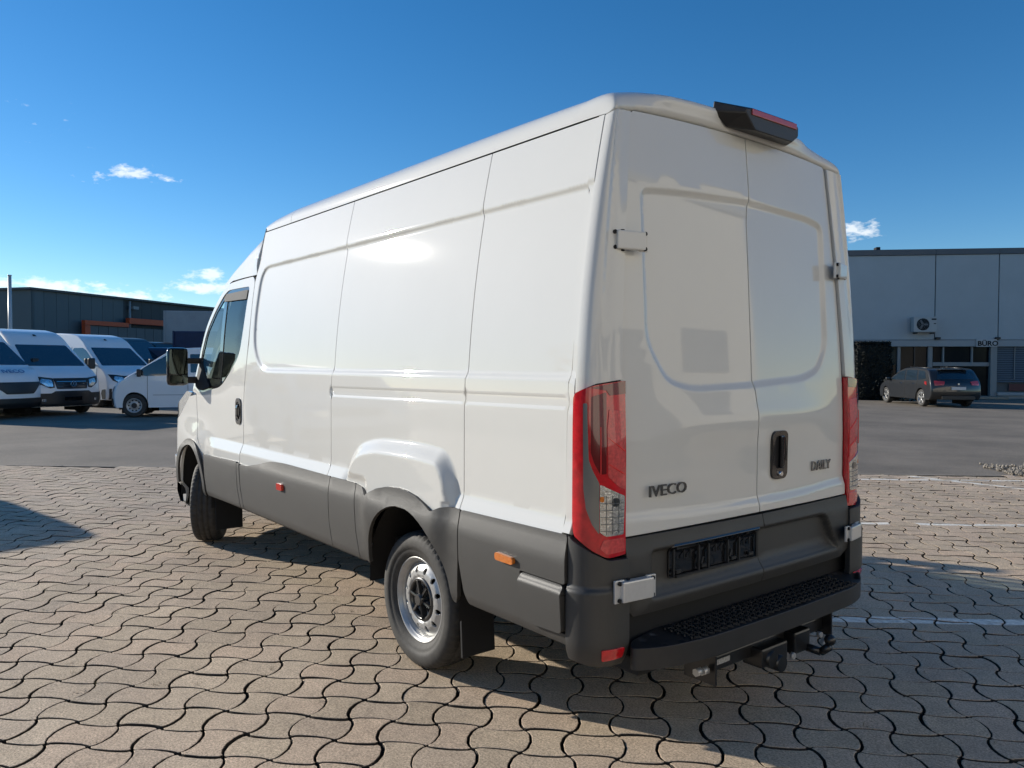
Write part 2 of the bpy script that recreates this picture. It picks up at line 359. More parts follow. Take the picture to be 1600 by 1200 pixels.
def paver_outline(fat, gap_s=.0056, gap_t=.0064):
    # u across (towards eu), v along the wavy continuous joint ev. fat: bulges at +-u, hollow at +-v
    h = CELL/2; sg = 1 if fat else -1; A = .0335*sg; B = -.0175*sg; pts = []
    wv = lambda t: max(0, math.sin(PI*t))**.55
    wb = lambda t: (math.sin(PI*t)**.36)
    for k in range(SEGN): t = TS[k]; pts.append((-h+gap_s+t*(2*h-2*gap_s), -h+gap_t-B*wb(t)))
    for k in range(SEGN): t = TS[k]; pts.append((h-gap_s+A*wv(t), -h+gap_t+t*(2*h-2*gap_t)))
    for k in range(SEGN): t = TS[k]; pts.append((h-gap_s-t*(2*h-2*gap_s), h-gap_t+B*wb(t)))
    for k in range(SEGN): t = TS[k]; pts.append((-h+gap_s-A*wv(t), h-gap_t-t*(2*h-2*gap_t)))
    P = np.array(pts)
    # knock the sharp corners off
    Q = P.copy()
    for c in (0, SEGN, 2*SEGN, 3*SEGN): Q[c] = .76*P[c]+.12*(P[c-1]+P[(c+1) % len(P)])
    return Q
def paver_rings(fat):
    P = paver_outline(fat); T = np.roll(P, -1, 0)-np.roll(P, 1, 0); N = np.stack([T[:, 1], -T[:, 0]], 1); N /= np.linalg.norm(N, axis=1)[:, None]
    W = lambda q: q[:, :1]*eu+q[:, 1:]*ev
    top = W(P-N*.0022); mid = W(P-N*.0003)
    return [np.column_stack([top, np.zeros(len(P))]), np.column_stack([mid, np.full(len(P), -.0017)]), np.column_stack([mid, np.full(len(P), -.036)])]
RING = {True: paver_rings(True), False: paver_rings(False)}
NP = 4*SEGN
pf = [tuple(range(NP))]+[(i, NP+i, NP+(i+1) % NP, (i+1) % NP) for i in range(NP)]+[(NP+i, 2*NP+i, 2*NP+(i+1) % NP, NP+(i+1) % NP) for i in range(NP)]
pmesh = {}
for fat in (True, False):
    me = bpy.data.meshes.new('paving_stone'); me.from_pydata([tuple(p) for p in np.concatenate(RING[fat])], [], pf); me.materials.append(PAV1); me.materials.append(SIDEM)
    me.polygons.foreach_set('material_index', [0]*(1+NP)+[1]*NP)
    me.polygons.foreach_set('use_smooth', [False]+[True]*(2*NP)); pmesh[fat] = me
cells = []
for i in range(-75, 76):
    for j in range(-75, 76):
        c = O0+eu*(i+.5)*CELL+ev*(j+.5)*CELL
        if side_far(c) > -.13 or not (-5.5 < c[0] < 13.5 and -13 < c[1] < 9): continue
        d = np.array([c[0], c[1], 0])-CAM; dep = d@Fw; u = d@R2/max(dep, .1)*FPX; w = -(d@U2)/max(dep, .1)*FPX
        vis = dep > .5 and abs(u) < 830 and w < 630 and not (.1 < c[0] < 5.7 and abs(c[1]) < .75)
        if (dep < -3.2) or abs(u) > 2600 and dep > 4: continue
        cells.append((c, (i+j) % 2 == 0, np.linalg.norm(d), vis))
cells.sort(key=lambda t: (not t[3], t[2]))
def jitter(): return np.array([random.gauss(0, .0015), random.gauss(0, .0015), random.gauss(0, .0011)]), random.gauss(0, .013), random.gauss(0, .013), random.gauss(0, .010)
stuff = []; sf = []; k = 0; lined = []
LINES = [((3.312, -7.198), (2.043, -8.478), .10), ((1.805, -4.359), (.761, -5.463), .10), ((.504, -1.555), (-.298, -2.107), .11), ((3.0, -8.0), (1.50, -8.02), .09)]
LINEDEF = []
for a, b_, w in LINES[:3]:
    a = np.array(a); b_ = np.array(b_); c = (a+b_)/2; d = ed if (b_-a)@ed > 0 else -ed; LINEDEF.append((c-d*(1.2 if w == .11 else 4.0), c+d*14, w))
a = np.array(LINES[3][0]); b_ = np.array(LINES[3][1]); LINEDEF.append((a, b_+(b_-a)*1.2, .10))
for n_, (c, fat, dist, vis) in enumerate(cells):
    jt, rx, ry, rz = jitter()
    if not vis and dist > 6 or dist > 9: pass
    if n_ < 300:
        o = bpy.data.objects.new('paving_stone', pmesh[fat]); COL.objects.link(o); o.parent = paved
        o.location = (c[0]+jt[0], c[1]+jt[1], jt[2]); o.rotation_euler = (rx, ry, rz); 
    R = Matrix.Rotation(rz, 3, 'Z') @ Matrix.Rotation(ry, 3, 'Y') @ Matrix.Rotation(rx, 3, 'X'); R = np.array(R)
    if n_ >= 300:
        V = np.concatenate(RING[fat])@R.T+np.array([c[0], c[1], 0])+jt
        stuff.append(V); sf += [tuple(i+k for i in q) for q in pf]; k += len(V)
    for li, (a, b_, w) in enumerate(LINEDEF):
        t = (b_-a)/np.linalg.norm(b_-a); rel = c-a
        if abs(rel@np.array([-t[1], t[0]])) < .2+w and -.1 < rel@t < np.linalg.norm(b_-a)+.1:
            lined.append((li, RING[fat][0]@R.T+np.array([c[0], c[1], 0])+jt))
me = bpy.data.meshes.new('paving_stones'); me.from_pydata([tuple(p) for p in np.concatenate(stuff)], [], sf)
me.materials.append(PAV2); me.materials.append(SIDEM); me.polygons.foreach_set('material_index', ([0]*(1+NP)+[1]*NP)*(len(sf)//(1+2*NP)))
tag(finish('paving_stones', me, None, paved), kind='stuff')
# worn parking-bay paint lying on the stones themselves
def worn_paint():
    m = mat('worn_white_paint', (.92, .88, .78), rough=.8, noise=.25, nscale=30); n, l = m.node_tree.nodes, m.node_tree.links
    p = n['Principled BSDF']; g = n.new('ShaderNodeNewGeometry'); t = n.new('ShaderNodeTexNoise'); t.inputs['Scale'].default_value = 22; t.inputs['Detail'].default_value = 8; t.inputs['Roughness'].default_value = .75
    l.new(g.outputs['Position'], t.inputs['Vector']); r = n.new('ShaderNodeMapRange'); r.inputs[1].default_value = .38; r.inputs[2].default_value = .60; r.inputs[3].default_value = .65; r.inputs[4].default_value = .95
    l.new(t.outputs[0], r.inputs[0]); l.new(r.outputs[0], p.inputs['Alpha']); return m
PAINT = worn_paint()
for li, (a, b_, w) in enumerate(LINEDEF):
    bm = bmesh.new(); t = (b_-a)/np.linalg.norm(b_-a); nn = np.array([-t[1], t[0]])
    for l_, V in lined:
        if l_ == li:
            bm.faces.new([bm.verts.new((p[0], p[1], p[2]+.0012)) for p in V])
    if not bm.faces: bm.free(); continue
    for s in (1, -1):
        bmesh.ops.bisect_plane(bm, geom=bm.verts[:]+bm.edges[:]+bm.faces[:], plane_co=(a[0]+nn[0]*s*w/2, a[1]+nn[1]*s*w/2, 0), plane_no=(nn[0]*s, nn[1]*s, 0), clear_outer=True)
    for q, s in ((a, -1), (b_, 1)):
        bmesh.ops.bisect_plane(bm, geom=bm.verts[:]+bm.edges[:]+bm.faces[:], plane_co=(q[0], q[1], 0), plane_no=(t[0]*s, t[1]*s, 0), clear_outer=True)
    tag(bm_obj('parking_line', bm, PAINT), kind='structure')
# flush edging stones between pavers and asphalt
EDG = mat('edging_concrete', (.25, .215, .17), rough=.85, noise=.25, nscale=20, rnd=.1)
edg = tag(from_data('edging_strip', [(*(A0-ed*20-nrmE*.09), -.02), (*(A0+ed*32-nrmE*.09), -.02), (*(A0+ed*32), -.02), (*(A0-ed*20), -.02)], [(0, 1, 2, 3)], SAND), kind='structure')
bm = bmesh.new(); box_bm(bm, (0, 0, -.012), (.99, .08, .024), bev=.004); ebm = bpy.data.meshes.new('edging_stone'); bm.to_mesh(ebm); bm.free(); ebm.materials.append(EDG)
for i in range(-8, 26):
    c = A0+ed*(i+.5)-nrmE*.045
    o = bpy.data.objects.new('edging_stone', ebm); COL.objects.link(o); o.parent = edg; o.location = (c[0], c[1], random.gauss(.001, .0015)); o.rotation_euler = (0, 0, math.atan2(ed[1], ed[0])+random.gauss(0, .002))
# dry weeds and grit caught in the joints
WEED = mat('dry_weeds', (.10, .085, .03), rough=.9, noise=.5, nscale=20); GRIT = mat('pale_grit', (.40, .34, .26), rough=.9, noise=.3, nscale=80)
wv_, wf_, gv_, gf_ = [], [], [], []
near = [q for q in cells if q[3] and q[2] < 6.5]
for _ in range(70):
    c = near[rng.integers(0, len(near))][0]; side_ = rng.choice([-1, 1]); p = c+eu*side_*CELL/2*(1 if rng.random() < .7 else 0)+ev*CELL*rng.uniform(-.5, .5)
    if rng.random() < .45:
        for _b in range(rng.integers(6, 16)):
            a = rng.uniform(0, 6.28); l_ = rng.uniform(.006, .022); q = np.array([p[0]+rng.normal(0, .006), p[1]+rng.normal(0, .006), -.006]); t_ = q+np.array([math.cos(a)*l_*.8, math.sin(a)*l_*.8, l_*.8+.006]); w2 = np.array([-math.sin(a), math.cos(a), 0])*.0012
            k_ = len(wv_); wv_ += [q-w2, q+w2, t_]; wf_.append((k_, k_+1, k_+2))
    else:
        for _b in range(rng.integers(5, 16)):
            q = np.array([p[0]+rng.normal(0, .012), p[1]+rng.normal(0, .012), .001]); r_ = rng.uniform(.0012, .004); k_ = len(gv_)
            gv_ += [q+r_*np.array(d_) for d_ in ((1, 0, 0), (-.5, .8, 0), (-.5, -.8, 0), (0, 0, 1.2))]; gf_ += [(k_, k_+1, k_+3), (k_+1, k_+2, k_+3), (k_+2, k_, k_+3)]
tag(from_data('joint_weeds', wv_, wf_, WEED), kind='stuff'); tag(from_data('joint_grit', gv_, gf_, GRIT), kind='stuff')
# ================================================================== THE WHITE VAN (x forward from its tail, y to its left)
van = empty('delivery_van', (1.0, 0, 0), label='large white high-roof delivery van seen from behind with black rear step and grey lower cladding', cat='van')
VL = Vector((-1.0, 0, 0))       # parts are modelled in place; the root stands on the ground under the tail
class VP: pass
def V_(o):
    if o.parent is van: o.location = VL
    return o
def P_side(z):  # plain side of the body
    z = np.asarray(z, float); t = np.clip((z-1.3)/1.22, 0, 2); return 1.0-.158*t**1.8
REC = rounded([(-.6, 2.262), (3.66, 2.262), (3.655, 1.86), (3.62, 1.66), (3.50, 1.53), (3.36, 1.480), (-.6, 1.480)], [0, .16, .2, .2, .2, .2, 0], 12)
BUL = rounded([(2.16, .60), (2.05, .99), (1.93, 1.10), (1.72, 1.150), (1.30, 1.160), (1.06, 1.143), (.985, 1.06), (.95, .95), (.88, .60)], .10, 12)
def offp(poly, d):
    Pq = np.array(poly, float); n = len(Pq); out = []
    ar = .5*np.sum(Pq[:, 0]*np.roll(Pq[:, 1], -1)-np.roll(Pq[:, 0], -1)*Pq[:, 1]); sg = 1 if ar > 0 else -1
    for i in range(n):
        a = Pq[i]-Pq[i-1]; b_ = Pq[(i+1) % n]-Pq[i]; a /= np.linalg.norm(a)+1e-9; b_ /= np.linalg.norm(b_)+1e-9
        m_ = np.array([-a[1]-b_[1], a[0]+b_[0]])*sg; m_ /= max(.5, m_@m_/2); out.append(tuple(Pq[i]+m_*d))
    return out
RAIL = [(.10, 1.372), (2.318, 1.350), (2.318, 1.411), (.10, 1.428)]
def fside(P):
    x, z = P[:, 0], P[:, 1]; y = P_side(z)
    y = y-np.where((z > 1.3) & (x > 4.0), .05*(x-4.0)*np.clip((z-1.3)/.3, 0, 1), 0)
    d = sdf(P, REC); y = y-.017*(1-sstep(-.036, .0, d))
    d = sdf(P, RAIL); y = y-.008*(1-sstep(-.009, .0, d))
    cr = .030*np.clip((.948-z)/.075, 0, 1)*sstep(4.66, 4.35, x)
    d = sdf(P, BUL); bu = .048*sstep(.004, -.085, d)
    win = sstep(.97, 1.08, x)*sstep(1.82, 1.72, x); bu = np.minimum(bu, .028+.030*win+np.clip(z-.90, 0, 1)*.45)
    cr = cr*sstep(1.02, .93, x)+cr*sstep(1.98, 2.12, x)
    y = y+np.maximum(cr, bu)
    # front wing: flare above the wheel, then the nose rounds in
    fl = .035*np.exp(-(((x-4.98)/.42)**2))*sstep(1.12, .86, z); y = y+fl
    y = y-.42*np.clip((x-5.42)/.52, 0, 2)**2.2
    return np.stack([x, y, z], 1)
def fclad(P):
    x, z = P[:, 0], P[:, 1]
    y = 1.034+.030*sstep(.95, 1.10, x)*sstep(1.86, 1.72, x)*sstep(.45, .78, z)+.014*sstep(.90, .79, z)-.020*np.clip((.78-z)/.33, 0, 1)**1.5-.05*np.clip((.50-z)/.1, 0, 1)**2
    y = y-.42*np.clip((x-5.42)/.52, 0, 2)**2.2
    return np.stack([x, y, z], 1)
SFE = [offp(RAIL, -.0045), offp(RAIL, .0125), offp(REC, -.006), offp(REC, .042), offp(BUL, -.008), offp(BUL, .092), offp(BUL, .085), offp(BUL, .045), offp(BUL, .015), REC, offp(REC, .018), offp(REC, .036), offp(RAIL, -.0005), offp(RAIL, .0085), BUL, offp(BUL, .03), offp(BUL, .06), [(.1, .948), (4.7, .948), (4.7, .9475), (.1, .9475)]]
def dn_side(P): return (np.abs(sdf(P, REC)+.018) < .03) & (P[:, 1] > 1.4) | (np.abs(sdf(P, BUL)+.04) < .05) | (np.abs(P[:, 1]-.91) < .05) | (np.abs(sdf(P, RAIL)) < .02)
ztop, zlow = 2.520, .822
wx, wz = 1.385, .345
SIDEPARTS = []
def sp(o, mir=True):
    V_(o); SIDEPARTS.append(o) if mir else None; return o
arcp = lambda cx, cz, r, a0, a1, n=14: [(cx+r*math.cos(a0+(a1-a0)*i/n), cz+r*math.sin(a0+(a1-a0)*i/n)) for i in range(n+1)]
g = .0030
sp(panel('side_panel', [(.232, zlow), (.917-g, zlow), (.917-g, ztop), (.222, ztop)], fside, WHITE, van, step=.06, dense=(.022, dn_side), ostep=.03, flip=True, feat=SFE))
sp(panel('side_panel', [(.917+g, zlow), (2.292-g, zlow), (2.292-g, ztop), (.917+g, ztop)], fside, WHITE, van, step=.06, dense=(.022, dn_side), ostep=.03, flip=True, feat=SFE))
sp(panel('side_panel', [(2.292+g, .78), (3.765, .78), (3.765, 1.2), (3.70, 1.7), (3.735, 2.15), (3.724, 2.20), (3.722, ztop), (2.292+g, ztop)], fside, WHITE, van, step=.06, dense=(.022, dn_side), ostep=.03, flip=True, feat=SFE))
sp(panel('rear_seam_strip', [(.186, .9), (.2265, .9), (.217, 1.5), (.2265, 1.9), (.216, ztop), (.186, ztop)], lambda P: fside(P)+np.array([0, .006, 0]), WHITE, van, step=.05, ostep=.03, flip=True))
# door
WIN = rounded([(3.835, 2.125), (3.85, 1.80), (3.885, 1.60), (4.06, 1.485), (4.29, 1.355), (4.80, 1.300), (4.965, 1.34), (4.985, 1.60), (4.86, 1.82), (4.66, 1.99), (4.47, 2.105), (4.36, 2.135)], [.04, .1, .12, .1, .1, .08, .05, .1, .1, .1, .06, .05])
DOOR = rounded([(3.775, .78), (4.66, .78), (4.79, .90), (4.885, 1.10), (4.905, 1.285), (5.02, 1.30), (5.02, 1.62), (4.89, 1.86), (4.68, 2.045), (4.49, 2.155), (4.34, 2.19), (3.79, 2.195), (3.745, 2.15), (3.71, 1.7), (3.775, 1.2)], [0, .06, .1, .03, .02, .03, .05, .1, .1, .1, .06, .05, .1, .2, .2])
door = sp(panel('cab_door', DOOR, fside, WHITE, van, holes=[WIN], step=.06, ostep=.035, dense=(.016, lambda P: np.abs(P[:, 1]-.91) < .05), flip=True))
DIV = [(4.375, 2.14), (4.455, 2.115), (4.40, 1.325), (4.315, 1.335)]
seal_in = [(x*.985+4.35*.015, z*.985+1.72*.015) for x, z in WIN]
MG = rounded([(3.862, 2.085), (3.875, 1.81), (3.91, 1.62), (4.075, 1.51), (4.285, 1.385), (4.322, 1.38), (4.372, 2.085)], .04)
QG = rounded([(4.452, 2.075), (4.408, 1.42), (4.93, 1.42), (4.955, 1.585), (4.84, 1.80), (4.645, 1.965)], .03)
def fwin(P): q = fside(P); q[:, 1] -= .006; return q
sp(panel('window_seal', WIN, fwin, GLOSSBLK, van, holes=[MG, QG], step=.08, ostep=.035, rim=.012, flip=True))
def fgl(P): q = fside(P); q[:, 1] -= .011; return q
sp(panel('side_window', [(x, z) for x, z in resample(MG, .05)], fgl, GLASS, van, step=.1, ostep=.05, rim=0, flip=True))
sp(panel('side_window', [(x, z) for x, z in resample(QG, .05)], fgl, GLASS, van, step=.1, ostep=.05, rim=0, flip=True))
sp(panel('window_frame_strip', [(3.86, 2.10), (4.40, 2.105), (4.45, 2.075), (4.43, 2.045), (3.865, 2.03)], lambda P: fside(P)+np.array([0, .003, 0]), mat('grey_door_frame', (.10, .105, .11), rough=.7, spec=.08), van, step=.08, rim=.004, flip=True))
# door handle
HO = rounded([(3.812, 1.085), (3.925, 1.085), (3.925, 1.283), (3.812, 1.283)], .05)
dh = sp(panel('door_handle', HO, lambda P: fside(P)+np.array([0, .008, 0]), GLOSSBLK, van, holes=[rounded([(3.835, 1.11), (3.905, 1.11), (3.905, 1.255), (3.835, 1.255)], .03)], step=.03, ostep=.012, rim=.014, flip=True))
sp(panel('handle_recess', rounded([(3.833, 1.108), (3.907, 1.108), (3.907, 1.257), (3.833, 1.257)], .03), lambda P: fside(P)+np.array([0, .003, 0]), BLACK, dh, step=.04, rim=0, flip=True))
sp(panel('handle_grip', rounded([(3.856, 1.10), (3.884, 1.10), (3.884, 1.266), (3.856, 1.266)], .012), lambda P: fside(P)+np.array([0, .022, 0])-np.stack([0*P[:, 0], 60*(P[:, 1]-1.183)**4*25, 0*P[:, 0]], 1), GLOSSBLK, dh, step=.02, rim=.01, flip=True))
# front wing
fa = (4.965, .47)
WING = [(4.915, 1.275), (4.895, 1.10), (4.80, .90), (4.675, .79), (4.665, .50)] + arcp(4.985, .50, .355, PI-.05, .02, 18) + [(5.34, .46), (5.95, .46), (5.95, .80), (5.88, .98), (5.62, .99), (5.42, 1.06), (5.10, 1.255)]
sp(panel('front_wing', WING, fside, WHITE, van, step=.05, ostep=.03, flip=True))
sp(panel('headlight', rounded([(5.05, 1.29), (5.12, 1.25), (5.43, 1.065), (5.63, 1.00), (5.86, .99), (5.84, 1.05), (5.5, 1.17), (5.2, 1.30)], .03), lambda P: fside(P)+np.array([0, -.004, 0]), mat('headlamp_lens', (.5, .52, .53), rough=.08, metal=.7, coat=1, noise=.5, nscale=35, bump=.6, bscale=70), van, step=.05, ostep=.03, flip=True))
AR = arcp(4.985, .49, .405, PI-.02, -.05, 22)
ARI = arcp(4.985, .49, .352, -.05, PI-.02, 22)
sp(panel('wheel_arch_trim', [(4.58, .45)]+AR+ARI[0:]+[(4.635, .45)], lambda P: fclad(P)+np.array([0, .006, 0]), CLAD, van, step=.04, ostep=.03, flip=True))
sp(panel('front_bumper', [(5.395, .70), (5.93, .70), (5.93, .30), (5.40, .28), (5.36, .40)], lambda P: fclad(P)-np.array([0, .02, 0]), mat('pale_grey_bumper', (.33, .33, .32), rough=.45), van, step=.05, flip=True))
# cladding
def clad(name, poly, r=.012, off=None, **k):
    f = fclad if off is None else (lambda P: fclad(P)+np.array([0, off, 0]))
    return sp(panel(name, rounded(poly, r), f, CLAD, van, step=.05, ostep=.03, rim=.022, flip=True, **k))
clad('door_cladding', [(3.80, .812), (4.575, .795), (4.575, .62), (4.54, .46), (3.76, .478), (3.80, .62)])
clad('side_cladding', [(3.745, .800), (3.792, .805), (3.79, .62), (3.75, .478), (3.69, .478), (3.735, .62)], .006)
clad('side_cladding', [(3.728, .797), (3.60, .800), (3.50, .818), (3.35, .842), (3.17, .878), (2.95, .888), (2.236, .884), (2.243, .62), (2.215, .477), (3.68, .477), (3.725, .62)], [.01, .06, .06, .06, .06, .1, .01, .05, .01, .01, .05])
clad('side_cladding', [(2.229, .884), (1.912, .884), (1.905, .62), (1.875, .475), (2.208, .477), (2.236, .62)])
AO = arcp(1.40, .46, .460, PI*.80, PI*.205, 14)
arch_in = arcp(1.375, .44, .395, PI-.02, .06, 26)
ARCH = [(1.905, .882), (1.84, .872), (1.755, .838)] + [(1.70, .866), (1.63, .893), (1.53, .914), (1.42, .922), (1.33, .918), (1.24, .903), (1.17, .880), (1.100, .852)] + [(1.04, .878), (.99, .887), (.902, .887), (.908, .66), (.93, .48)] + [(.965, .44)] + arch_in + [(1.785, .475), (1.868, .475), (1.898, .62)]
clad('wheel_arch_cladding', ARCH, .008)
lip = arcp(1.375, .44, .430, PI-.02, .05, 26)
FL = rounded([(.192, .703), (.450, .703), (.435, .60), (.42, .512), (.192, .520)], .02)
clad('side_cladding', [(.895, .886), (.188, .894), (.189, .707), (.462, .707), (.445, .60), (.428, .505), (.192, .512), (.190, .470), (.84, .470), (.872, .52), (.900, .66)])
sp(panel('step_flap', FL, lambda P: fclad(P)+np.stack([0*P[:, 0], .022*sstep(.703, .670, P[:, 1])+.004, 0*P[:, 0]], 1), CLAD, van, step=.02, ostep=.015, rim=.03, flip=True))
mk = sp(panel('side_marker', rounded([(.487, .723), (.606, .724), (.606, .757), (.487, .751)], .015), lambda P: fclad(P)+np.array([0, .016, 0]), AMBER, van, step=.02, ostep=.01, rim=.016, flip=True)); mk['label'] = 'amber side marker lamp'
mk = sp(panel('side_marker', rounded([(2.905, .712), (2.99, .712), (2.99, .755), (2.905, .755)], .01), lambda P: fclad(P)+np.array([0, .016, 0]), mat('orange_marker', (.62, .06, .03), rough=.2, coat=1), van, step=.02, ostep=.01, rim=.016, flip=True)); mk['label'] = 'small orange red side marker'
# sill edge below the cladding
for xa, xb in ((1.86, 4.56), (.22, .84)):
    sp(grid_obj('sill', [[(x, y, z) for (y, z) in ((1.005, .478), (1.0, .455), (.975, .443), (.93, .44))] for x in np.linspace(xa, xb, 12)], DARKPL, van))
# ---- rear corner, parametrised by t (side -> tail) and z
def xr(z): z = np.asarray(z, float); return .085+.075*np.clip((z-1.2)/1.4, 0, 2)**1.3
def yd(z): z = np.asarray(z, float); return np.where(z < 1.45, .832, .832-.105*(np.clip(z-1.45, 0, 2)/1.1)**1.35)
def fcorner(P, out=0.):
    t, z = P[:, 0], P[:, 1]; x0 = .182; y0 = P_side(z)+.004; x2 = xr(z); y2 = yd(z)
    # cubic: leaves the side tangentially, arrives at the tail tangentially
    c1x = x0-.085*np.ones_like(z); c1y = y0+0*z; c2x = x2-.004; c2y = y2+.10
    a, b_, c, d = (1-t)**3, 3*t*(1-t)**2, 3*t*t*(1-t), t**3
    return np.stack([a*x0+b_*c1x+c*c2x+d*x2, a*y0+b_*c1y+c*c2y+d*y2, z], 1)
def rsc(P): return P*np.array([1, 1])
CS = .25  # t scaled so that both directions are about metres
def fc(o): return lambda P: fcorner(np.stack([P[:, 0]/CS, P[:, 1]], 1)) + (0 if o == 0 else o*cn(P))
def cn(P):
    Q = np.stack([P[:, 0]/CS, P[:, 1]], 1); e = 1e-3; a = fcorner(Q+[e, 0])-fcorner(Q-[e, 0]); n = np.stack([a[:, 1], -a[:, 0], 0*a[:, 0]], 1); n /= np.linalg.norm(n, axis=1)[:, None]
    n *= np.sign(-n[:, :1]+n[:, 1:2]+1e-9); return n
def cpan(name, poly, m, o=0., parent=van, **k):
    k.setdefault('step', .03); k.setdefault('ostep', .018)
    return sp(panel(name, poly, fc(o), m, parent, **k))
# corner pillar, with a soft hollow beside the door shut line
def fpillar(P):
    q = fc(0)(P); t = P[:, 0]/CS; n = cn(P); return q-n*(.010*np.exp(-((t-.62)/.11)**2))[:, None]*sstep(1.5, 1.9, P[:, 1])[:, None]
sp(panel('corner_pillar', [(0, 1.437), (CS*.16, 1.452), (CS*.45, 1.473), (CS*.985, 1.488), (CS*.985, 2.548), (CS*.5, 2.535), (0, 2.518)], fpillar, WHITE, van, step=.03, ostep=.03))
lampT = lambda px, y: (CS*(px-60)/283., 1.482-(y-130)*.000686)
LAMP = rounded([lampT(*p) for p in [(62, 205), (100, 180), (180, 150), (341, 128), (341, 1100), (245, 1108), (165, 1060), (70, 985), (62, 900)]], [.02, .02, .02, .004, .004, .02, .03, .01, .02])
lamp = cpan('tail_lamp', LAMP, RED, .012, rim=.03)
cpan('lamp_trim', rounded([lampT(*p) for p in [(118, 250), (138, 250), (147, 560), (165, 615), (200, 690), (200, 970), (165, 915), (135, 830), (122, 720)]], .006), LGREY, .0145, lamp, step=.02, rim=.004)
cpan('lamp_segment', rounded([lampT(*p) for p in [(158, 215), (236, 190), (236, 640), (205, 640), (175, 580), (158, 520)]], .006), REDD, .0140, lamp, step=.02, rim=.003)
cpan('lamp_segment', rounded([lampT(*p) for p in [(250, 285), (334, 300), (334, 735), (300, 715), (245, 655), (240, 400)]], .006), REDB, .0150, lamp, step=.02, rim=.004)
for a, b_ in (((246, 440), (332, 520)), ((246, 585), (332, 650)), ((205, 380), (206, 640))):
    A = np.array(lampT(*a)); B = np.array(lampT(*b_)); d = (B-A)/np.linalg.norm(B-A); n2 = np.array([-d[1], d[0]])*.0016
    cpan('lamp_rib', [tuple(A-n2), tuple(B-n2), tuple(B+n2), tuple(A+n2)], mat('red_lamp_rib', (.75, .03, .03), rough=.2, coat=1) if 'red_lamp_rib' not in bpy.data.materials else bpy.data.materials['red_lamp_rib'], .0175, lamp, step=.02, rim=.003)
cpan('lamp_segment', rounded([lampT(*p) for p in [(203, 695), (332, 770), (326, 985), (235, 985), (203, 960)]], .008), CLEARL, .0155, lamp, step=.012, rim=.005)['label'] = 'clear reversing and indicator lens'
for k_ in range(5):
    a = lampT(206, 800+k_*38); b_ = lampT(324, 800+k_*38+8); cpan('lens_rib', [(a[0], a[1]-.0008), (b_[0], b_[1]-.0008), (b_[0], b_[1]+.0008), (a[0], a[1]+.0008)], LGREY, .0185, lamp, step=.03, rim=.001)
for k_ in range(3):
    a = lampT(235+k_*32, 760); b_ = lampT(235+k_*32, 975); cpan('lens_rib', [(a[0]-.0006, b_[1]), (a[0]+.0006, b_[1]), (a[0]+.0006, a[1]), (a[0]-.0006, a[1])], LGREY, .0185, lamp, step=.03, rim=.001)
cpan('reflector_bowl', [tuple(np.array(lampT(285, 800))+np.array([math.cos(q), math.sin(q)])*.017) for q in np.linspace(0, 6.28, 15)[:-1]], mat('dark_reflector', (.12, .12, .12), rough=.15, metal=.9, coat=1), .0180, lamp, step=.01, rim=.001)
cpan('indicator_bulb', rounded([lampT(*p) for p in [(203, 762), (222, 762), (222, 792), (203, 792)]], .006), AMBER, .0175, lamp, step=.02, rim=.003)
cpan('lamp_segment', rounded([lampT(*p) for p in [(222, 1005), (330, 1005), (334, 1080), (240, 1085), (205, 1050)]], .006), bpy.data.materials['bright_red_reflector'], .0150, lamp, step=.02, rim=.003)
cpan('lamp_cap', [lampT(*p) for p in [(150, 165), (341, 129), (341, 200), (255, 208), (235, 180)]], REDD, .0145, lamp, step=.02, rim=.003)
# bumper corner below the lamp
def fbump(P):
    q = fc(.030)(P); z = P[:, 1]; n = cn(P); return q-n*(.05*np.clip((.50-z)/.13, 0, 1)**2)[:, None]+n*(.012*sstep(.707, .69, z)*sstep(1.2, .4, P[:, 0]/CS))[:, None]
sp(panel('rear_bumper_corner', [(0, .892), (CS*.05, .882), (CS*.37, .838), (CS*.64, .806), (CS*1.0, .802), (CS*1.0, .385), (CS*.5, .40), (0, .425)], fbump, CLAD, van, step=.02, ostep=.02, rim=.03))
sp(panel('bumper_reflector', rounded([(CS*.52, .428), (CS*.90, .425), (CS*.90, .468), (CS*.50, .474)], .008), lambda P: fbump(P)+.006*cn(P), RED, van, step=.02, rim=.008))
# lower underside of the corner bumper
# ---- rear doors
YC = -.045
DREC = rounded([(.690, 2.262), (.46, 2.283), (YC, 2.306), (-.55, 2.288), (-.690, 2.262), (-.690, 1.63), (-.60, 1.505), (-.45, 1.460), (0, 1.435), (.42, 1.425), (.57, 1.465), (.690, 1.63)], [.06, .1, .1, .1, .06, .08, .06, .1, .1, .1, .06, .08], 12)
def frear(P):
    y, z = P[:, 0], P[:, 1]; x = xr(z)+.018*(np.abs(y)/.85)**2.5
    d = sdf(P, DREC)
    w = .032+0*z; x = x+.016*sstep(0, 1, -d/w)
    # lower swage: a shelf that steps out just above the cladding
    zc = .975-.02*np.cos(y*2.0); x = x-.016*sstep(0, .055, zc-z)
    # number-plate bulge line under the recess on the left door
    x = x-.010*np.exp(-((z-1.30)/.08)**2)*sstep(.75, .3, np.abs(y+.05))
    return np.stack([x, y, z], 1)
_yy = np.linspace(-.80, .80, 40)
SW = [[(float(y), .975-.02*math.cos(y*2.0)-q) for y in _yy]+[(float(y), .9745-.02*math.cos(y*2.0)-q) for y in _yy[::-1]] for q in (0, .0275, .055)]
DFE = [DREC, offp(DREC, .012), offp(DREC, .024), offp(DREC, .040)]+SW
def dn_rear(P): return (np.abs(sdf(P, DREC)+.02) < .035) | ((P[:, 1] < 1.0) & (P[:, 1] > .90))
def seam(z): return YC+(.010*sstep(2.25, 2.18, z)-.014*sstep(1.45, 1.30, z)+.003)
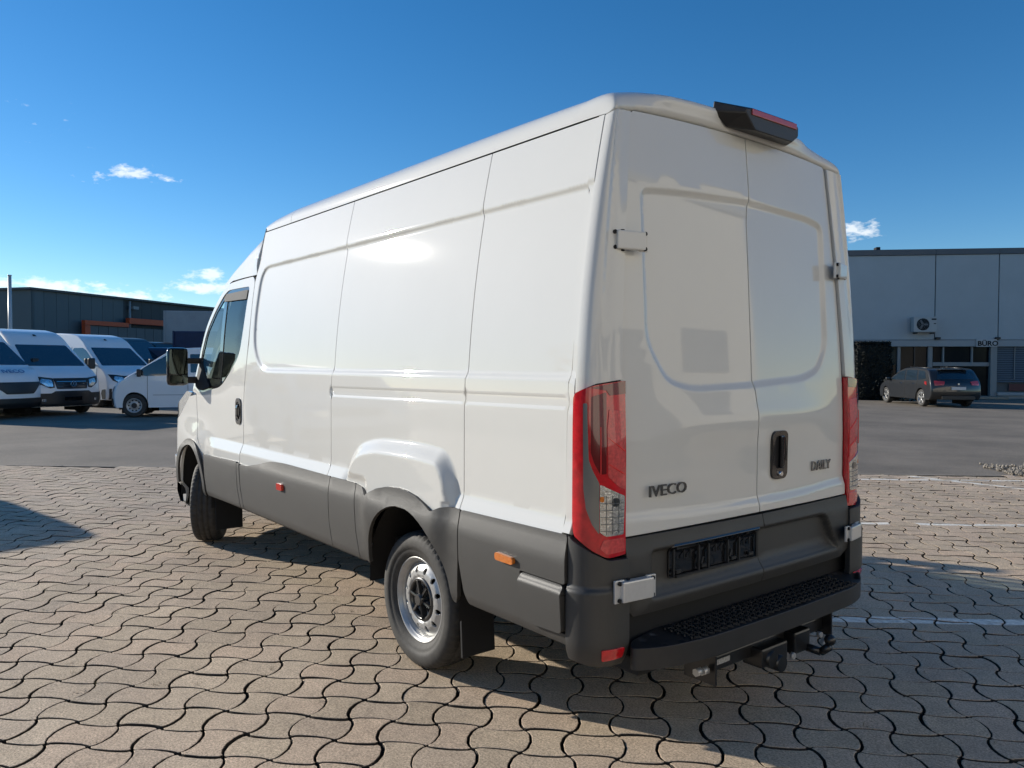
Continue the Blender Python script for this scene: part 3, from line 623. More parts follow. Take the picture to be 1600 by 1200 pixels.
zs = [2.552, 2.27, 2.20, 1.80, 1.45, 1.33, 1.1, .878]
Lp = [(seam(z)+.0042, z) for z in zs]; Rp = [(seam(z)-.0042, z) for z in zs]
edge = lambda s, o=.005: [(s*(float(yd(z))-o), z) for z in (.878, 1.1, 1.45, 1.7, 1.95, 2.2, 2.4, 2.5, 2.545)]
_ = 0
def topc(y): return 2.556+.022*(1-(y/.75)**2)
dl = sp(panel('rear_door', Lp[:0:-1]+[(YC+.0170, topc(0))]+[(y, topc(y)) for y in (.1, .2, .3, .4, .5, .6, .67, .705)]+edge(1)[::-1], frear, WHITE, van, step=.06, ostep=.025, dense=(.02, dn_rear), feat=DFE, flip=True), False); dl['label'] = 'left rear door with plate holder'
dr = sp(panel('rear_door', Rp[:0:-1]+[(YC+.0090, topc(0))]+[(-y, topc(y)) for y in (.1, .2, .3, .4, .5, .6, .67, .705)]+edge(-1)[::-1], frear, WHITE, van, step=.06, ostep=.025, dense=(.02, dn_rear), feat=DFE, flip=True), False); dr['label'] = 'right rear door with black handle'
PREC = rounded([(.70, .812), (-.600, .812), (-.735, .607), (.70, .607)], [.02, .05, .02, .03])
def frc(P):
    y, z = P[:, 0], P[:, 1]; x = .062+.018*(np.abs(y)/.85)**2.5-.012*sstep(.875, .80, z)+.02*np.clip((.60-z)/.06, 0, 1)
    d = sdf(P, PREC); s = sstep(0, .022, -d); depth = .035*s*(1-.75*sstep(.672, .612, z))
    return np.stack([x+depth, y, z], 1)
dnc = lambda P: np.abs(sdf(P, PREC)+.01) < .03
PL = rounded([(.568, .672), (YC+.022, .672), (YC+.022, .806), (.568, .806)], .008)
sp(panel('door_cladding', [(YC+.003-.012, .868), (.832, .872), (.832, .600), (.78, .560), (YC+.003-.012, .560)], frc, CLAD, dl, step=.05, ostep=.02, dense=(.01, dnc), rim=.03, flip=True), False).location = (0, 0, 0)
sp(panel('door_cladding', [(YC-.003-.012, .868), (-.828, .872), (-.828, .600), (-.775, .560), (YC-.003-.012, .560)], frc, CLAD, dr, step=.05, ostep=.02, dense=(.01, dnc), rim=.03, flip=True), False).location = (0, 0, 0)
# number-plate carrier: black frame with ribs and tabs, no plate in it
pc = sp(panel('plate_holder', PL, lambda P: frc(P)-np.array([.010, 0, 0]), GLOSSBLK, dl, step=.05, ostep=.02, rim=.012, flip=True), False); pc.location = (0, 0, 0)
bm = bmesh.new(); xp = .073
for zz in (.680, .798): box_bm(bm, (xp-.010, .2675, zz), (.012, .560, .009))
for yy in (.562, .40, .335, .20, .12, -.012): box_bm(bm, (xp-.009, yy, .739), (.010, .009, .112))
for yy in (.49, .45, .28, .24, .08, .04):
    box_bm(bm, (xp-.006, yy, .765), (.006, .004, .045))
for yy in (.53, .365, .16, .03): box_bm(bm, (xp-.008, yy, .70), (.010, .03, .014))
for yy in (.385, .19): box_bm(bm, (xp-.016, yy, .728), (.008, .010, .03), rot=Matrix.Rotation(.4, 3, 'X'))
po = bm_obj('holder_ribs', bm, DARKPL, pc); po.location = (.0, 0, 0)
# rear handle
def hrect(y0, y1, z0, z1, r): return rounded([(y0, z0), (y1, z0), (y1, z1), (y0, z1)], r)
rh = sp(panel('rear_door_handle', hrect(-.148, -.275, 1.012, 1.238, .04), lambda P: frear(P)-np.array([.012, 0, 0]), GLOSSBLK, dr, holes=[hrect(-.168, -.256, 1.062, 1.215, .03)], step=.03, ostep=.012, rim=.02, flip=True), False); rh.location = (0, 0, 0)
sp(panel('handle_recess', hrect(-.166, -.258, 1.060, 1.217, .03), lambda P: frear(P)-np.array([.003, 0, 0]), BLACK, rh, step=.04, rim=0, flip=True), False).location = (0, 0, 0)
box('handle_grip', (xr(1.14)-.012, -.222, 1.14), (.018, .026, .15), GLOSSBLK, rh, bev=.006); cyl('key_lock', (xr(1.04)-.022, -.212, 1.037), (xr(1.04)-.0, -.212, 1.037), .011, CHROME, rh)
# hinges
def hinge(y0, z0, w, h, m, x0, ang, name='hinge'):
    """housing, two end plates, bolts"""
    bm = bmesh.new(); R = Matrix.Rotation(ang, 3, 'Z')
    def bx(c, s, bev=.004): box_bm(bm, Vector((x0, y0, z0))+R@Vector(c), s, rot=R, bev=bev)
    bx((-.012, 0, 0), (.034, w*.78, h*.90), .006); bx((-.004, w*.40, 0), (.012, w*.24, h)); bx((-.004, -w*.40, 0), (.012, w*.24, h))
    o = V_(bm_obj(name, bm, m, van)); bm = bmesh.new()
    for sy in (-1, 1):
        for sz in (-1, 1):
            c = Vector((x0, y0, z0))+R@Vector((-.008, sy*w*.42, sz*h*.37)); n = R@Vector((-1, 0, 0)); cyl_bm(bm, c, c+n*.010, .0085, 8)
    cyl_bm(bm, Vector((x0, y0+.0, z0-h*.52))+R@Vector((-.006, w*.18, 0)), Vector((x0, y0, z0+h*.52))+R@Vector((-.006, w*.18, 0)), .008, 10)
    b2 = bm_obj('hinge_bolts', bm, BLACK, o); b2['kind'] = 'stuff'; return o
hinge(.783, 2.027, .165, .080, WHITE, xr(2.0)-.004, -.25)
hinge(-.79, 2.027, .165, .080, WHITE, xr(2.0)-.004, .25)
hinge(.820, .688, .200, .088, HINGE_S, .040, -.10)
hinge(-.812, .690, .180, .078, HINGE_S, .040, .16)
# lettering
CHR2 = mat('badge_chrome', (.13, .13, .13), rough=.25, metal=.8)
t1 = text_obj('badge', 'IVECO', CHR2, dl, (xr(1.02)-.009, .702, 1.020), (0, -1, 0), (0, 0, 1), .064, extrude=.004, sx=1.28, off=.0)
t2 = text_obj('badge', 'DAILY', mat('bright_badge_chrome', (.30, .30, .30), rough=.2, metal=.9), dr, (xr(1.02)+.000, -.500, 1.024), (0, -1, 0), (0, 0, 1), .068, extrude=.004, sx=.95, off=.0)
# ---- mirrored right side
for o in SIDEPARTS:
    if o.parent is not van: continue
    c = o.copy(); COL.objects.link(c); c.scale = (1, -1, 1)
    for ch in o.children:
        d = ch.copy(); COL.objects.link(d); d.parent = c
# ---- roof
def zt(x): return float(np.interp(x, [.10, .14, .20, .30, .6, 1.2, 3.3, 3.6, 3.80, 3.95, 4.10, 4.25, 4.40, 4.50], [2.60, 2.655, 2.69, 2.712, 2.722, 2.728, 2.725, 2.695, 2.635, 2.56, 2.475, 2.39, 2.30, 2.24]))
def roofsec(x, z0, y0, zt_, n=22, p=2.7):
    out = []
    for i in range(n+1):
        a = PI/2*i/n; c, s = math.cos(a), math.sin(a)
        out.append((x, y0*c**(2/p) if c > 0 else 0, z0+(zt_-z0)*s**(2/p)))
    return out
def fullsec(h): return h+[(x, -y, z) for x, y, z in h[-2::-1]]
xs = [.355, .5, .8, 1.2, 1.8, 2.4, 3.0, 3.25]
V_(grid_obj('roof', [fullsec(roofsec(x, 2.528, P_side(2.528)+.001, zt(x), p=2.75)) for x in xs], WHITE, van))
ribs = [V_(grid_obj('roof_rib', [[(x, y+dy, 2.7+.028*(1-(y/.9)**2)+dz) for dy, dz in ((-.03, -.002), (-.018, .007), (.018, .007), (.03, -.002))] for x in np.linspace(.45, 3.2, 8)], WHITE, van)) for y in (-.5, -.25, 0, .25, .5)]
secs = []
for x in sorted(list(np.linspace(3.256, 4.50, 24))+[3.7255, 3.7275]):
    z0 = float(np.interp(x, [3.25, 3.7255, 3.7275, 4.30, 4.50], [2.528, 2.528, 2.203, 2.205, 2.16])); y0 = float(fside(np.array([[x, z0]]))[0, 1])
    if x > 3.75:
        # side follows the body side up to the shoulder, then rolls over
        zz = zt(x); zs_ = z0+(zz-z0)*.35; h = [(x, float(fside(np.array([[x, z]]))[0, 1]), z) for z in np.linspace(z0, zs_, 5)[:-1]]
        ys = float(fside(np.array([[x, zs_]]))[0, 1]); h += roofsec(x, zs_, ys, zz, 18, 2.5); 
    else: h = roofsec(x, z0, y0, zt(x), 22, 2.75)
    secs.append(fullsec(h))
V_(grid_obj('cab_roof', secs, WHITE, van)) if len({len(s) for s in secs}) == 1 else [print('sec mismatch', {len(s) for s in secs}), V_(grid_obj('cab_roof', [s for s in secs if len(s) == 45], WHITE, van)), V_(grid_obj('cab_roof_front', [s for s in secs if len(s) != 45], WHITE, van))]
# rear header above the doors: wraps both corners and rolls over into the roof
oc = []
for t in np.linspace(0, 1, 12): q = fcorner(np.array([[t, 2.553]]))[0]; oc.append((q[0]+.004, q[1]))
mid_ = [(float(xr(2.56))+.018*(abs(y)/.85)**2.5-.002, y) for y in np.linspace(.70, -.70, 33)]
outc = oc+mid_+[(x, -y) for x, y in oc[::-1]]
seci = fullsec(roofsec(.36, 2.528, P_side(2.528)+.001, zt(.36), p=2.75, n=40)); L_ = len(outc); hd = []
hs_ = roofsec(.36, 2.528, P_side(2.528)+.001, zt(.36), p=2.75, n=60); CYr = [q[1] for q in hs_[::-1]]; CZr = [q[2] for q in hs_[::-1]]
cs_ = [q for q in hs_ if q[1] >= .715]; CY = [q[1] for q in cs_]; CZ = [q[2] for q in cs_]; CA = np.concatenate([[0], np.cumsum([math.hypot(a[1]-b_[1], a[2]-b_[2]) for a, b_ in zip(cs_, cs_[1:])])])
for i_, (x, y) in enumerate(outc):
    # inner end: the roof point with the matching width
    kc = min(i_, L_-1-i_); sgn = 1 if i_ < L_/2 else -1
    if kc <= 11: w_ = CA[-1]*kc/11*1.0; u = (.36, sgn*float(np.interp(w_, CA, CY)), float(np.interp(w_, CA, CZ)))
    else: u = (.36, y, float(np.interp(abs(y), CYr, CZr)))
    tt = min(i_, L_-1-i_)/11; zb = float(topc(y))+.009 if tt > 1 else 2.524+.036*tt; led = sstep(.66, .56, abs(y))*sstep(-.62, -.45, y) if y < 0 else sstep(.66, .50, abs(y))
    col = [(x+.02, y*(.98 if abs(y) > .72 else 1), zb-.004)]
    for ph in np.linspace(0, PI/2, 12):
        c_, s_ = 1-math.cos(ph), math.sin(ph); zz = zb+(u[2]-zb)*s_**.75; bump = .030*led*math.exp(-((ph-.55)/.28)**2)
        col.append((x+(u[0]-x)*(1-math.cos(ph)**.65)-bump, y+(u[1]-y)*(1-math.cos(ph)**.65), zz))
    hd.append(col)
V_(grid_obj('rear_header', hd, WHITE, van))
# third brake light
bl = bmesh.new()
def prism(bm, A, B):
    a = [bm.verts.new(p) for p in A]; c = [bm.verts.new(p) for p in B]; n = len(a)
    bm.faces.new(a); bm.faces.new(c[::-1])
    for i in range(n): bm.faces.new((a[i], c[i], c[(i+1) % n], a[(i+1) % n]))
    bmesh.ops.recalc_face_normals(bm, faces=bm.faces)
A = [(.155, .215, 2.655), (.155, .205, 2.700), (.22, .12, 2.725), (.22, -.34, 2.725), (.155, -.41, 2.700), (.155, -.405, 2.630), (.15, -.35, 2.600), (.15, .13, 2.600)]
B = [(.055, .110, 2.645), (.055, .105, 2.665), (.055, .06, 2.673), (.055, -.265, 2.673), (.055, -.300, 2.655), (.055, -.300, 2.615), (.055, -.25, 2.580), (.055, .04, 2.580)]
prism(bl, A, B); bmesh.ops.bevel(bl, geom=bl.edges[:], offset=.004, segments=1, affect='EDGES')
tb = V_(bm_obj('brake_light_housing', bl, DARKPL, van))
box('brake_light_lens', (.053, -.105, 2.655), (.008, .35, .026), mat('matt_red_lens', (.36, .035, .045), rough=.3, coat=.5), tb, bev=.003)
# ---- windscreen, bonnet, nose
def yA(x, z): return float(fside(np.array([[min(x, 5.0), z]]))[0, 1])
ws = [[(4.50+(5.16-4.50)*k/8+ -.10*(abs(y_)**2.2), y_*(yA(4.55, 2.16)*(1-k/8)+.90*k/8)*.985, 2.24-(2.24-1.40)*k/8-.03*abs(y_)**3) for y_ in np.linspace(-1, 1, 17)] for k in range(9)]
V_(grid_obj('windscreen', ws, GLASS, van))
for s in (1, -1):
    V_(grid_obj('windscreen_pillar', [[(w_[0]-.01+dx, s*(abs(w_[1])+dy), w_[2]+dz) for dx, dy, dz in ((.01, -.05, .004), (.012, -.01, .004), (-.02, .006, 0), (-.06, .0, -.03))] for w_ in [r[0] for r in ws]], WHITE, van))
prof = [(5.08, 1.42), (5.25, 1.365), (5.45, 1.275), (5.65, 1.15), (5.80, 1.02), (5.88, .93), (5.93, .80), (5.95, .62)]
def bowx_(y): return 5.96-min(5.96, 5.42+.52*(max(0, 1-abs(y))/.42)**.4545)
def nose(k, y): x, z = prof[k]; return (x-bowx_(y)*np.interp(k, [0, 2, 4], [.15, .6, 1]), y, z-.19*abs(y)**3.5*np.interp(k, [0, 4, 7], [.8, 1, .2]))
V_(grid_obj('bonnet', [[nose(k, y) for y in np.linspace(-.97, .97, 25)] for k in range(8)], WHITE, van))
V_(grid_obj('front_bumper', [[(x-bowx_(y), y, z) for y in np.linspace(-.98, .98, 25)] for x, z in ((5.95, .62), (5.99, .56), (5.99, .36), (5.90, .28), (5.5, .27))], DARKPL, van))
V_(grid_obj('radiator_grille', [[(x+.008-bowx_(y), y, z) for y in np.linspace(-.55, .55, 15)] for x, z in ((5.90, .90), (5.935, .80), (5.955, .66))], DARKPL, van))
# ---- dark inner shells seen only through the gaps
def shell(name, x0, x1, z0, z1, inset, m=BLACK):
    return V_(grid_obj(name, [[(x, s*(float(P_side(z))-inset), z) for s, z in [(1, zz) for zz in np.linspace(z0, z1, 9)]+[(-1, zz) for zz in np.linspace(z1, z0, 9)]] for x in (x0, x1)], m, van))
shell('cargo_lining', .24, 3.72, .83, 2.505, .035)
V_(from_data('cargo_lining', [(.135, .80, .56), (.135, -.80, .56), (.135, -.80, 1.2), (.215, -.72, 2.53), (.215, .72, 2.53), (.135, .80, 1.2)], [(0, 1, 2, 5), (5, 2, 3, 4)], BLACK, van))
for s in (1, -1): V_(from_data('cargo_lining', [(.135, s*.80, .56), (.135, s*.80, 1.2), (.215, s*.70, 2.53), (.20, s*.82, 2.50), (.20, s*.955, 1.4), (.20, s*.96, .5)], [(0, 1, 5), (1, 4, 5), (1, 2, 3, 4)], BLACK, van))
V_(box('bulkhead', (3.72, 0, 1.5), (.03, 1.66, 2.0), mat('grey_bulkhead', (.2, .2, .2), rough=.7), van))
def fin(P): q = fside(P); q[:, 1] -= .045; return q
sp(panel('door_lining', rounded([(3.72, .80), (4.86, .80), (4.90, 1.28), (4.78, 1.27), (4.28, 1.30), (4.04, 1.44), (3.84, 1.56), (3.80, 1.8), (3.80, 2.16), (3.72, 2.16)], .02), fin, BLACK, van, step=.1, rim=0, flip=True), False)
c = van.children[-1].copy(); COL.objects.link(c); c.scale = (1, -1, 1)
V_(box('dashboard', (4.95, 0, 1.18), (.45, 1.76, .36), BLACK, van, bev=.05))
V_(box('cab_floor', (4.4, 0, .62), (1.4, 1.8, .06), BLACK, van))
for y in (.5, -.3, -.62):
    st = V_(box('seat', (4.12, y, .98), (.5, .46, .22), mat('seat_cloth', (.03, .03, .035), rough=.9) if 'seat_cloth' not in bpy.data.materials else bpy.data.materials['seat_cloth'], van, bev=.05)); box('seat_back', (3.90, y, 1.30), (.14, .44, .56), bpy.data.materials['seat_cloth'], st, rot=Matrix.Rotation(-.12, 3, 'Y'), bev=.05)
# ---- mirrors
for s in (1, -1):
    bm = bmesh.new(); box_bm(bm, (5.00, s*1.135, 1.515), (.11, .175, .325), bev=.038)
    for v in bm.verts:
        if v.co.x > 5.0: v.co.y = s*1.135+(v.co.y-s*1.135)*.85; v.co.z = 1.515+(v.co.z-1.515)*.9
    mr_ = V_(bm_obj('door_mirror', bm, GLOSSBLK, van, True))
    if s == 1: mr_['label'] = 'left door mirror'
    g1 = rounded([(s*1.062, 1.452), (s*1.208, 1.452), (s*1.208, 1.662), (s*1.062, 1.662)], .022); g2 = rounded([(s*1.062, 1.372), (s*1.205, 1.372), (s*1.208, 1.444), (s*1.062, 1.444)], .018)
    panel('mirror_glass', g1, lambda P: np.stack([.0*P[:, 0]+4.943+.05*(P[:, 0]-s*1.135)*s*.6, P[:, 0], P[:, 1]], 1), MIRROR, mr_, step=.06, rim=0, flip=False)
    panel('mirror_glass', g2, lambda P: np.stack([4.943-.25*((P[:, 0]-s*1.135)**2+(P[:, 1]-1.40)**2)*3, P[:, 0], P[:, 1]], 1), MIRROR, mr_, step=.02, rim=0)
    for z in (1.565, 1.400):
        box('mirror_arm', (4.985, s*.995, z), (.05, .15, .05 if z > 1.5 else .058), DARKPL, mr_, bev=.012)
    sp(panel('mirror_base', rounded([(4.56, 1.350), (4.80, 1.315), (4.955, 1.345), (4.965, 1.58), (4.90, 1.56), (4.70, 1.43)], .03), (lambda P: fside(P)+np.array([0, .006, 0])), BLACK, van, step=.05, rim=.012, flip=True), False).scale = (1, s, 1)
# ---- rear step
STEP = mat('step_plastic', (.020, .020, .021), rough=.5, noise=.2, nscale=20, bump=.2, bscale=700)
zst = .462
SO = rounded([(.075, .80), (.135, .52), (.135, -.60), (.115, -.72), (.12, -.905), (.04, -.90), (-.045, -.76), (-.085, -.60), (-.095, 0.0), (-.085, .52), (-.045, .74), (.02, .86)], [.05, .06, .06, .05, .03, .06, .06, .1, .3, .1, .06, .05])
step = V_(panel('rear_step', SO, lambda P: np.stack([P[:, 0], P[:, 1], zst+.006*np.clip((pdist(P, SO) < .015), 0, 1)], 1), STEP, van, step=.03, ostep=.02, rim=.085, off=0))
bm = bmesh.new()
for i in range(30):
    for j in range(5):
        for q in range(2):
            x = -.06+j*.034+(.017 if q else 0); y = -.66+i*.042+(.021 if q else 0)
            if x > .095: continue
            ang = .9 if q else -.9
            box_bm(bm, (x, y, zst+.008), (.007, .026, .008), rot=Matrix.Rotation(ang, 3, 'Z'))
tr = bm_obj('tread_pattern', bm, STEP, step); tr['kind'] = 'stuff'
V_(box('bumper_beam', (.175, 0, .50), (.11, 1.80, .20), BLACK, van))
V_(box('bumper_beam', (.14, .02, .36), (.16, 1.5, .07), BLACK, van, bev=.01))
# ---- tow bar
HB = mat('towbar_paint', (.012, .012, .013), rough=.35, metal=.2, coat=.3)
tow = V_(box('towbar', (.03, -.035, .300), (.07, .86, .062), HB, van, bev=.006))
for y, z0, z1 in ((.425, .235, .36), (-.470, .245, .37)): box('towbar_plate', (.03, y, (z0+z1)/2), (.16, .012, z1-z0), HB, tow, bev=.002)
for y in (.50, .46): cyl('towbar_bolt', (-.02, y+.02, .305 if y > .48 else .30), (-.02, y-.012, .305 if y > .48 else .30), .017, STEEL, tow, 6)
box('towbar_bracket', (-.01, .02, .275), (.10, .20, .085), HB, tow, bev=.01); box('towbar_bracket', (-.015, -.20, .285), (.09, .13, .10), HB, tow, bev=.01)
cyl('tow_socket', (-.075, .055, .265), (-.01, .055, .265), .034, HB, tow, 20); cyl('tow_socket', (-.085, .0, .235), (-.02, .0, .235), .036, HB, tow, 20)
bm = bmesh.new(); pts = [(0, -.22, .28), (-.05, -.25, .245), (-.11, -.27, .235), (-.15, -.275, .27)]
for a, b_ in zip(pts, pts[1:]): cyl_bm(bm, a, b_, .019, 14)
bmesh.ops.create_icosphere(bm, subdivisions=3, radius=.026, matrix=Matrix.Translation((-.15, -.275, .30)))
bm_obj('tow_ball', bm, HB, tow, True)
cyl('towbar_bolt', (-.065, -.125, .235), (-.05, -.125, .235), .016, STEEL, tow, 6); cyl('towbar_bolt', (-.07, -.345, .285), (-.05, -.345, .285), .014, STEEL, tow, 6)
bm = bmesh.new(); bmesh.ops.create_circle(bm, segments=18, radius=.02)
bm.free()
box('shackle', (-.07, -.36, .262), (.02, .012, .045), STEEL, tow, rot=Matrix.Rotation(.5, 3, 'X'), bev=.003)
# small pale sticker on the tow-bar
box('towbar_sticker', (-.0065, .33, .305), (.002, .11, .022), mat('worn_label', (.3, .3, .3), rough=.5, noise=.6, nscale=120), tow)
# ---- chassis
V_(box('underbody', (2.9, 0, .56), (5.2, 1.72, .05), BLACK, van))
for s in (1, -1):
    V_(box('chassis_rail', (2.6, s*.42, .46), (4.6, .07, .14), BLACK, van))
    # wheel housings
    for cx in (1.385, 4.96):
        V_(grid_obj('wheel_housing', [[(cx+.43*math.cos(a), s*y, .40+.46*math.sin(a)) for a in np.linspace(-.1, PI+.1, 18)] for y in (1.0, .60)], BLACK, van))
        V_(from_data('wheel_housing', [(cx-.42, s*.6, .3), (cx+.42, s*.6, .3), (cx+.42, s*.6, .9), (cx-.42, s*.6, .9)], [(0, 1, 2, 3)], BLACK, van))
    fl_ = V_(box('mud_flap', (.985, s*.875, .315), (.014, .19, .29), BLACK, van, rot=Matrix.Rotation(.06, 3, 'Y'), bev=.003))
    V_(box('mud_flap', (4.52, s*.86, .315), (.014, .22, .29), BLACK, van, rot=Matrix.Rotation(.06, 3, 'Y'), bev=.003))
V_(cyl('rear_axle', (1.385, -.8, .345), (1.385, .8, .345), .05, BLACK, van)); V_(cyl('front_axle', (4.96, -.75, .34), (4.96, .75, .34), .045, BLACK, van))
bm = bmesh.new(); bmesh.ops.create_icosphere(bm, subdivisions=2, radius=.17, matrix=Matrix.Translation((1.385, 0, .345))); V_(bm_obj('differential', bm, BLACK, van, True))
V_(cyl('exhaust_pipe', (.9, -.55, .33), (3.6, -.5, .36), .035, BLACK, van)); V_(box('fuel_tank', (3.2, .45, .44), (.9, .5, .26), BLACK, van, bev=.04))
V_(cyl('spare_wheel', (.62, 0, .33), (.62, 0, .50), .33, BLACK, van, 32))
# ---- wheels
def make_wheel(parent, loc, s, steer=0.):
    w = bpy.data.objects.new('wheel', None); COL.objects.link(w); w.parent = parent; w.location = Vector(loc)+VL; w.rotation_euler = (0, 0, steer+(PI if s < 0 else 0)); w.empty_display_size = .1
    # outer face towards +y
    T = [(-.06, .215), (-.085, .232), (-.108, .262), (-.112, .295), (-.104, .322), (-.092, .3355), (-.075, .3425), (-.05, .3445), (-.046, .337), (-.040, .337), (-.036, .3455), (-.006, .346), (-.003, .338), (.003, .338), (.006, .346), (.036, .3455), (.040, .337), (.046, .337), (.05, .3445), (.075, .3425), (.092, .3355), (.104, .322), (.110, .300), (.112, .280), (.1085, .262), (.104, .2585), (.1035, .2480), (.098, .236), (.088, .222), (.080, .213)]
    def mod(i, j, r):
        if j in (5, 6, 7, 18, 19, 20) and i % 3 == 0: return r-.008
        if j in (10, 11, 14, 15) and i % 4 == 0: return r-.005
        return r
    ty = lathe('tyre', T, RUBBER, w, 168, mod=mod)
    rim = lathe('rim', [(-.09, .213), (-.02, .188), (.02, .186), (.052, .190), (.066, .197), (.072, .208), (.078, .2155), (.084, .2175), (.086, .214), (.0835, .208), (.074, .203), (.068, .195)], STEEL, w, 72)
    def fdisc(P):
        r = np.linalg.norm(P, axis=1); y = np.interp(r, [0, .07, .088, .10, .120, .150, .170, .186, .192], [.038, .038, .044, .062, .074, .070, .056, .044, .038]); return np.stack([P[:, 0], y, P[:, 1]], 1)
    circ = lambda cx, cz, r, n: [(cx+r*math.cos(2*PI*i/n), cz+r*math.sin(2*PI*i/n)) for i in range(n)]
    oval = lambda a: [((.150+.017*math.cos(t))*math.cos(a)-.0135*math.sin(t)*math.sin(a), (.150+.017*math.cos(t))*math.sin(a)+.0135*math.sin(t)*math.cos(a)) for t in np.linspace(0, 2*PI, 14)[:-1]]
    panel('wheel_disc', circ(0, 0, .190, 72), fdisc, STEEL, w, holes=[oval(2*PI*(i+.4)/12) for i in range(12)], step=.014, ostep=.009, rim=.010, flip=True)
    lathe('brake_drum', [(-.03, .172), (-.03, .0)], BLACK, w, 36)
    capm = bpy.data.materials.get('hub_cap_black') or mat('hub_cap_black', (.03, .03, .03), rough=.3, coat=.5)
    cap = lathe('hub_cap', [(.045, .116), (.068, .114), (.076, .108), (.079, .099), (.074, .092), (.050, .088)], capm, w, 48)
    cyl('hub_centre', (0, .04, 0), (0, .094, 0), .033, capm, cap, 28, r2=.026)
    for k in range(6):
        a = 2*PI*k/6+.2; c_, s_ = math.cos(a), math.sin(a)
        R = Matrix.Rotation(-a, 3, 'Y'); box('hub_spoke', (c_*.062, .068, s_*.062), (.070, .022, .014), capm, cap, rot=R, bev=.004)
        a += PI/6; cyl('wheel_bolt', (math.cos(a)*.064, .03, math.sin(a)*.064), (math.cos(a)*.064, .056, math.sin(a)*.064), .016, BLACK, cap, 6)
    for k in range(0, 72): pass
    return w
make_wheel(van, (1.385, .868, .345), 1); make_wheel(van, (1.385, -.868, .345), -1)
make_wheel(van, (4.96, .868, .345), 1, -.50); make_wheel(van, (4.96, -.868, .345), -1, -.50)

# ================================================================== OTHER VEHICLES
def inset(poly, d):
    P = np.array(poly, float); n = len(P); out = []
    area = .5*np.sum(P[:, 0]*np.roll(P[:, 1], -1)-np.roll(P[:, 0], -1)*P[:, 1]); sg = 1 if area > 0 else -1
    for i in range(n):
        a = P[i]-P[i-1]; b_ = P[(i+1) % n]-P[i]; a /= np.linalg.norm(a); b_ /= np.linalg.norm(b_)
        na = np.array([-a[1], a[0]])*sg; nb = np.array([-b_[1], b_[0]])*sg; m_ = (na+nb); m_ /= max(.3, m_@m_/1.0)
        out.append(P[i]+m_*d*(1 if True else 1))
    return np.array(out)
def small_wheel(parent, loc, r, w, s, alloy=False, steer=0., name='wheel'):
    e = bpy.data.objects.new(name, None); COL.objects.link(e); e.parent = parent; e.location = loc; e.rotation_euler = (0, 0, steer+(PI if s < 0 else 0)); e.empty_display_size = .1
    ri = r*(.70 if alloy else .62)
    lathe('tyre', [(-w/2, ri), (-w/2, r*.90), (-w*.38, r*.985), (0, r), (w*.38, r*.985), (w/2, r*.90), (w/2, r*.80), (w*.44, ri)], RUBBER, e, 36)
    if alloy:
        al = bpy.data.materials.get('alloy_rim') or mat('alloy_rim', (.55, .55, .54), rough=.3, metal=.7)
        lathe('rim', [(w*.1, ri*.9), (w*.40, ri*.93), (w*.46, ri), (w*.46, ri*.93)], al, e, 36); lathe('brake_disc', [(-.02, ri*.9), (-.02, 0)], BLACK, e, 24)
        for k in range(5):
            for dd in (-.13, .13):
                a = 2*PI*k/5+.3+dd; box('spoke', (math.cos(a)*ri*.48, w*.36, math.sin(a)*ri*.48), (ri*.95, .025, .030), al, e, rot=Matrix.Rotation(-a, 3, 'Y'), bev=.004)
        cyl('hub', (0, w*.3, 0), (0, w*.42, 0), .05, al, e, 16)
    else:
        lathe('rim', [(w*.05, ri*.9), (w*.30, ri*.92), (w*.46, ri), (w*.47, ri*.95), (w*.30, ri*.80), (w*.22, ri*.62), (w*.34, ri*.42), (w*.34, 0)], STEEL, e, 36)
        for k in range(10):
            a = 2*PI*k/10; cyl('vent_hole', (math.cos(a)*ri*.71, w*.18, math.sin(a)*ri*.71), (math.cos(a)*ri*.71, w*.31, math.sin(a)*ri*.71), .022, BLACK, e, 8)
        cyl('hub', (0, w*.3, 0), (0, w*.40, 0), ri*.36, DARKPL, e, 20)
    return e
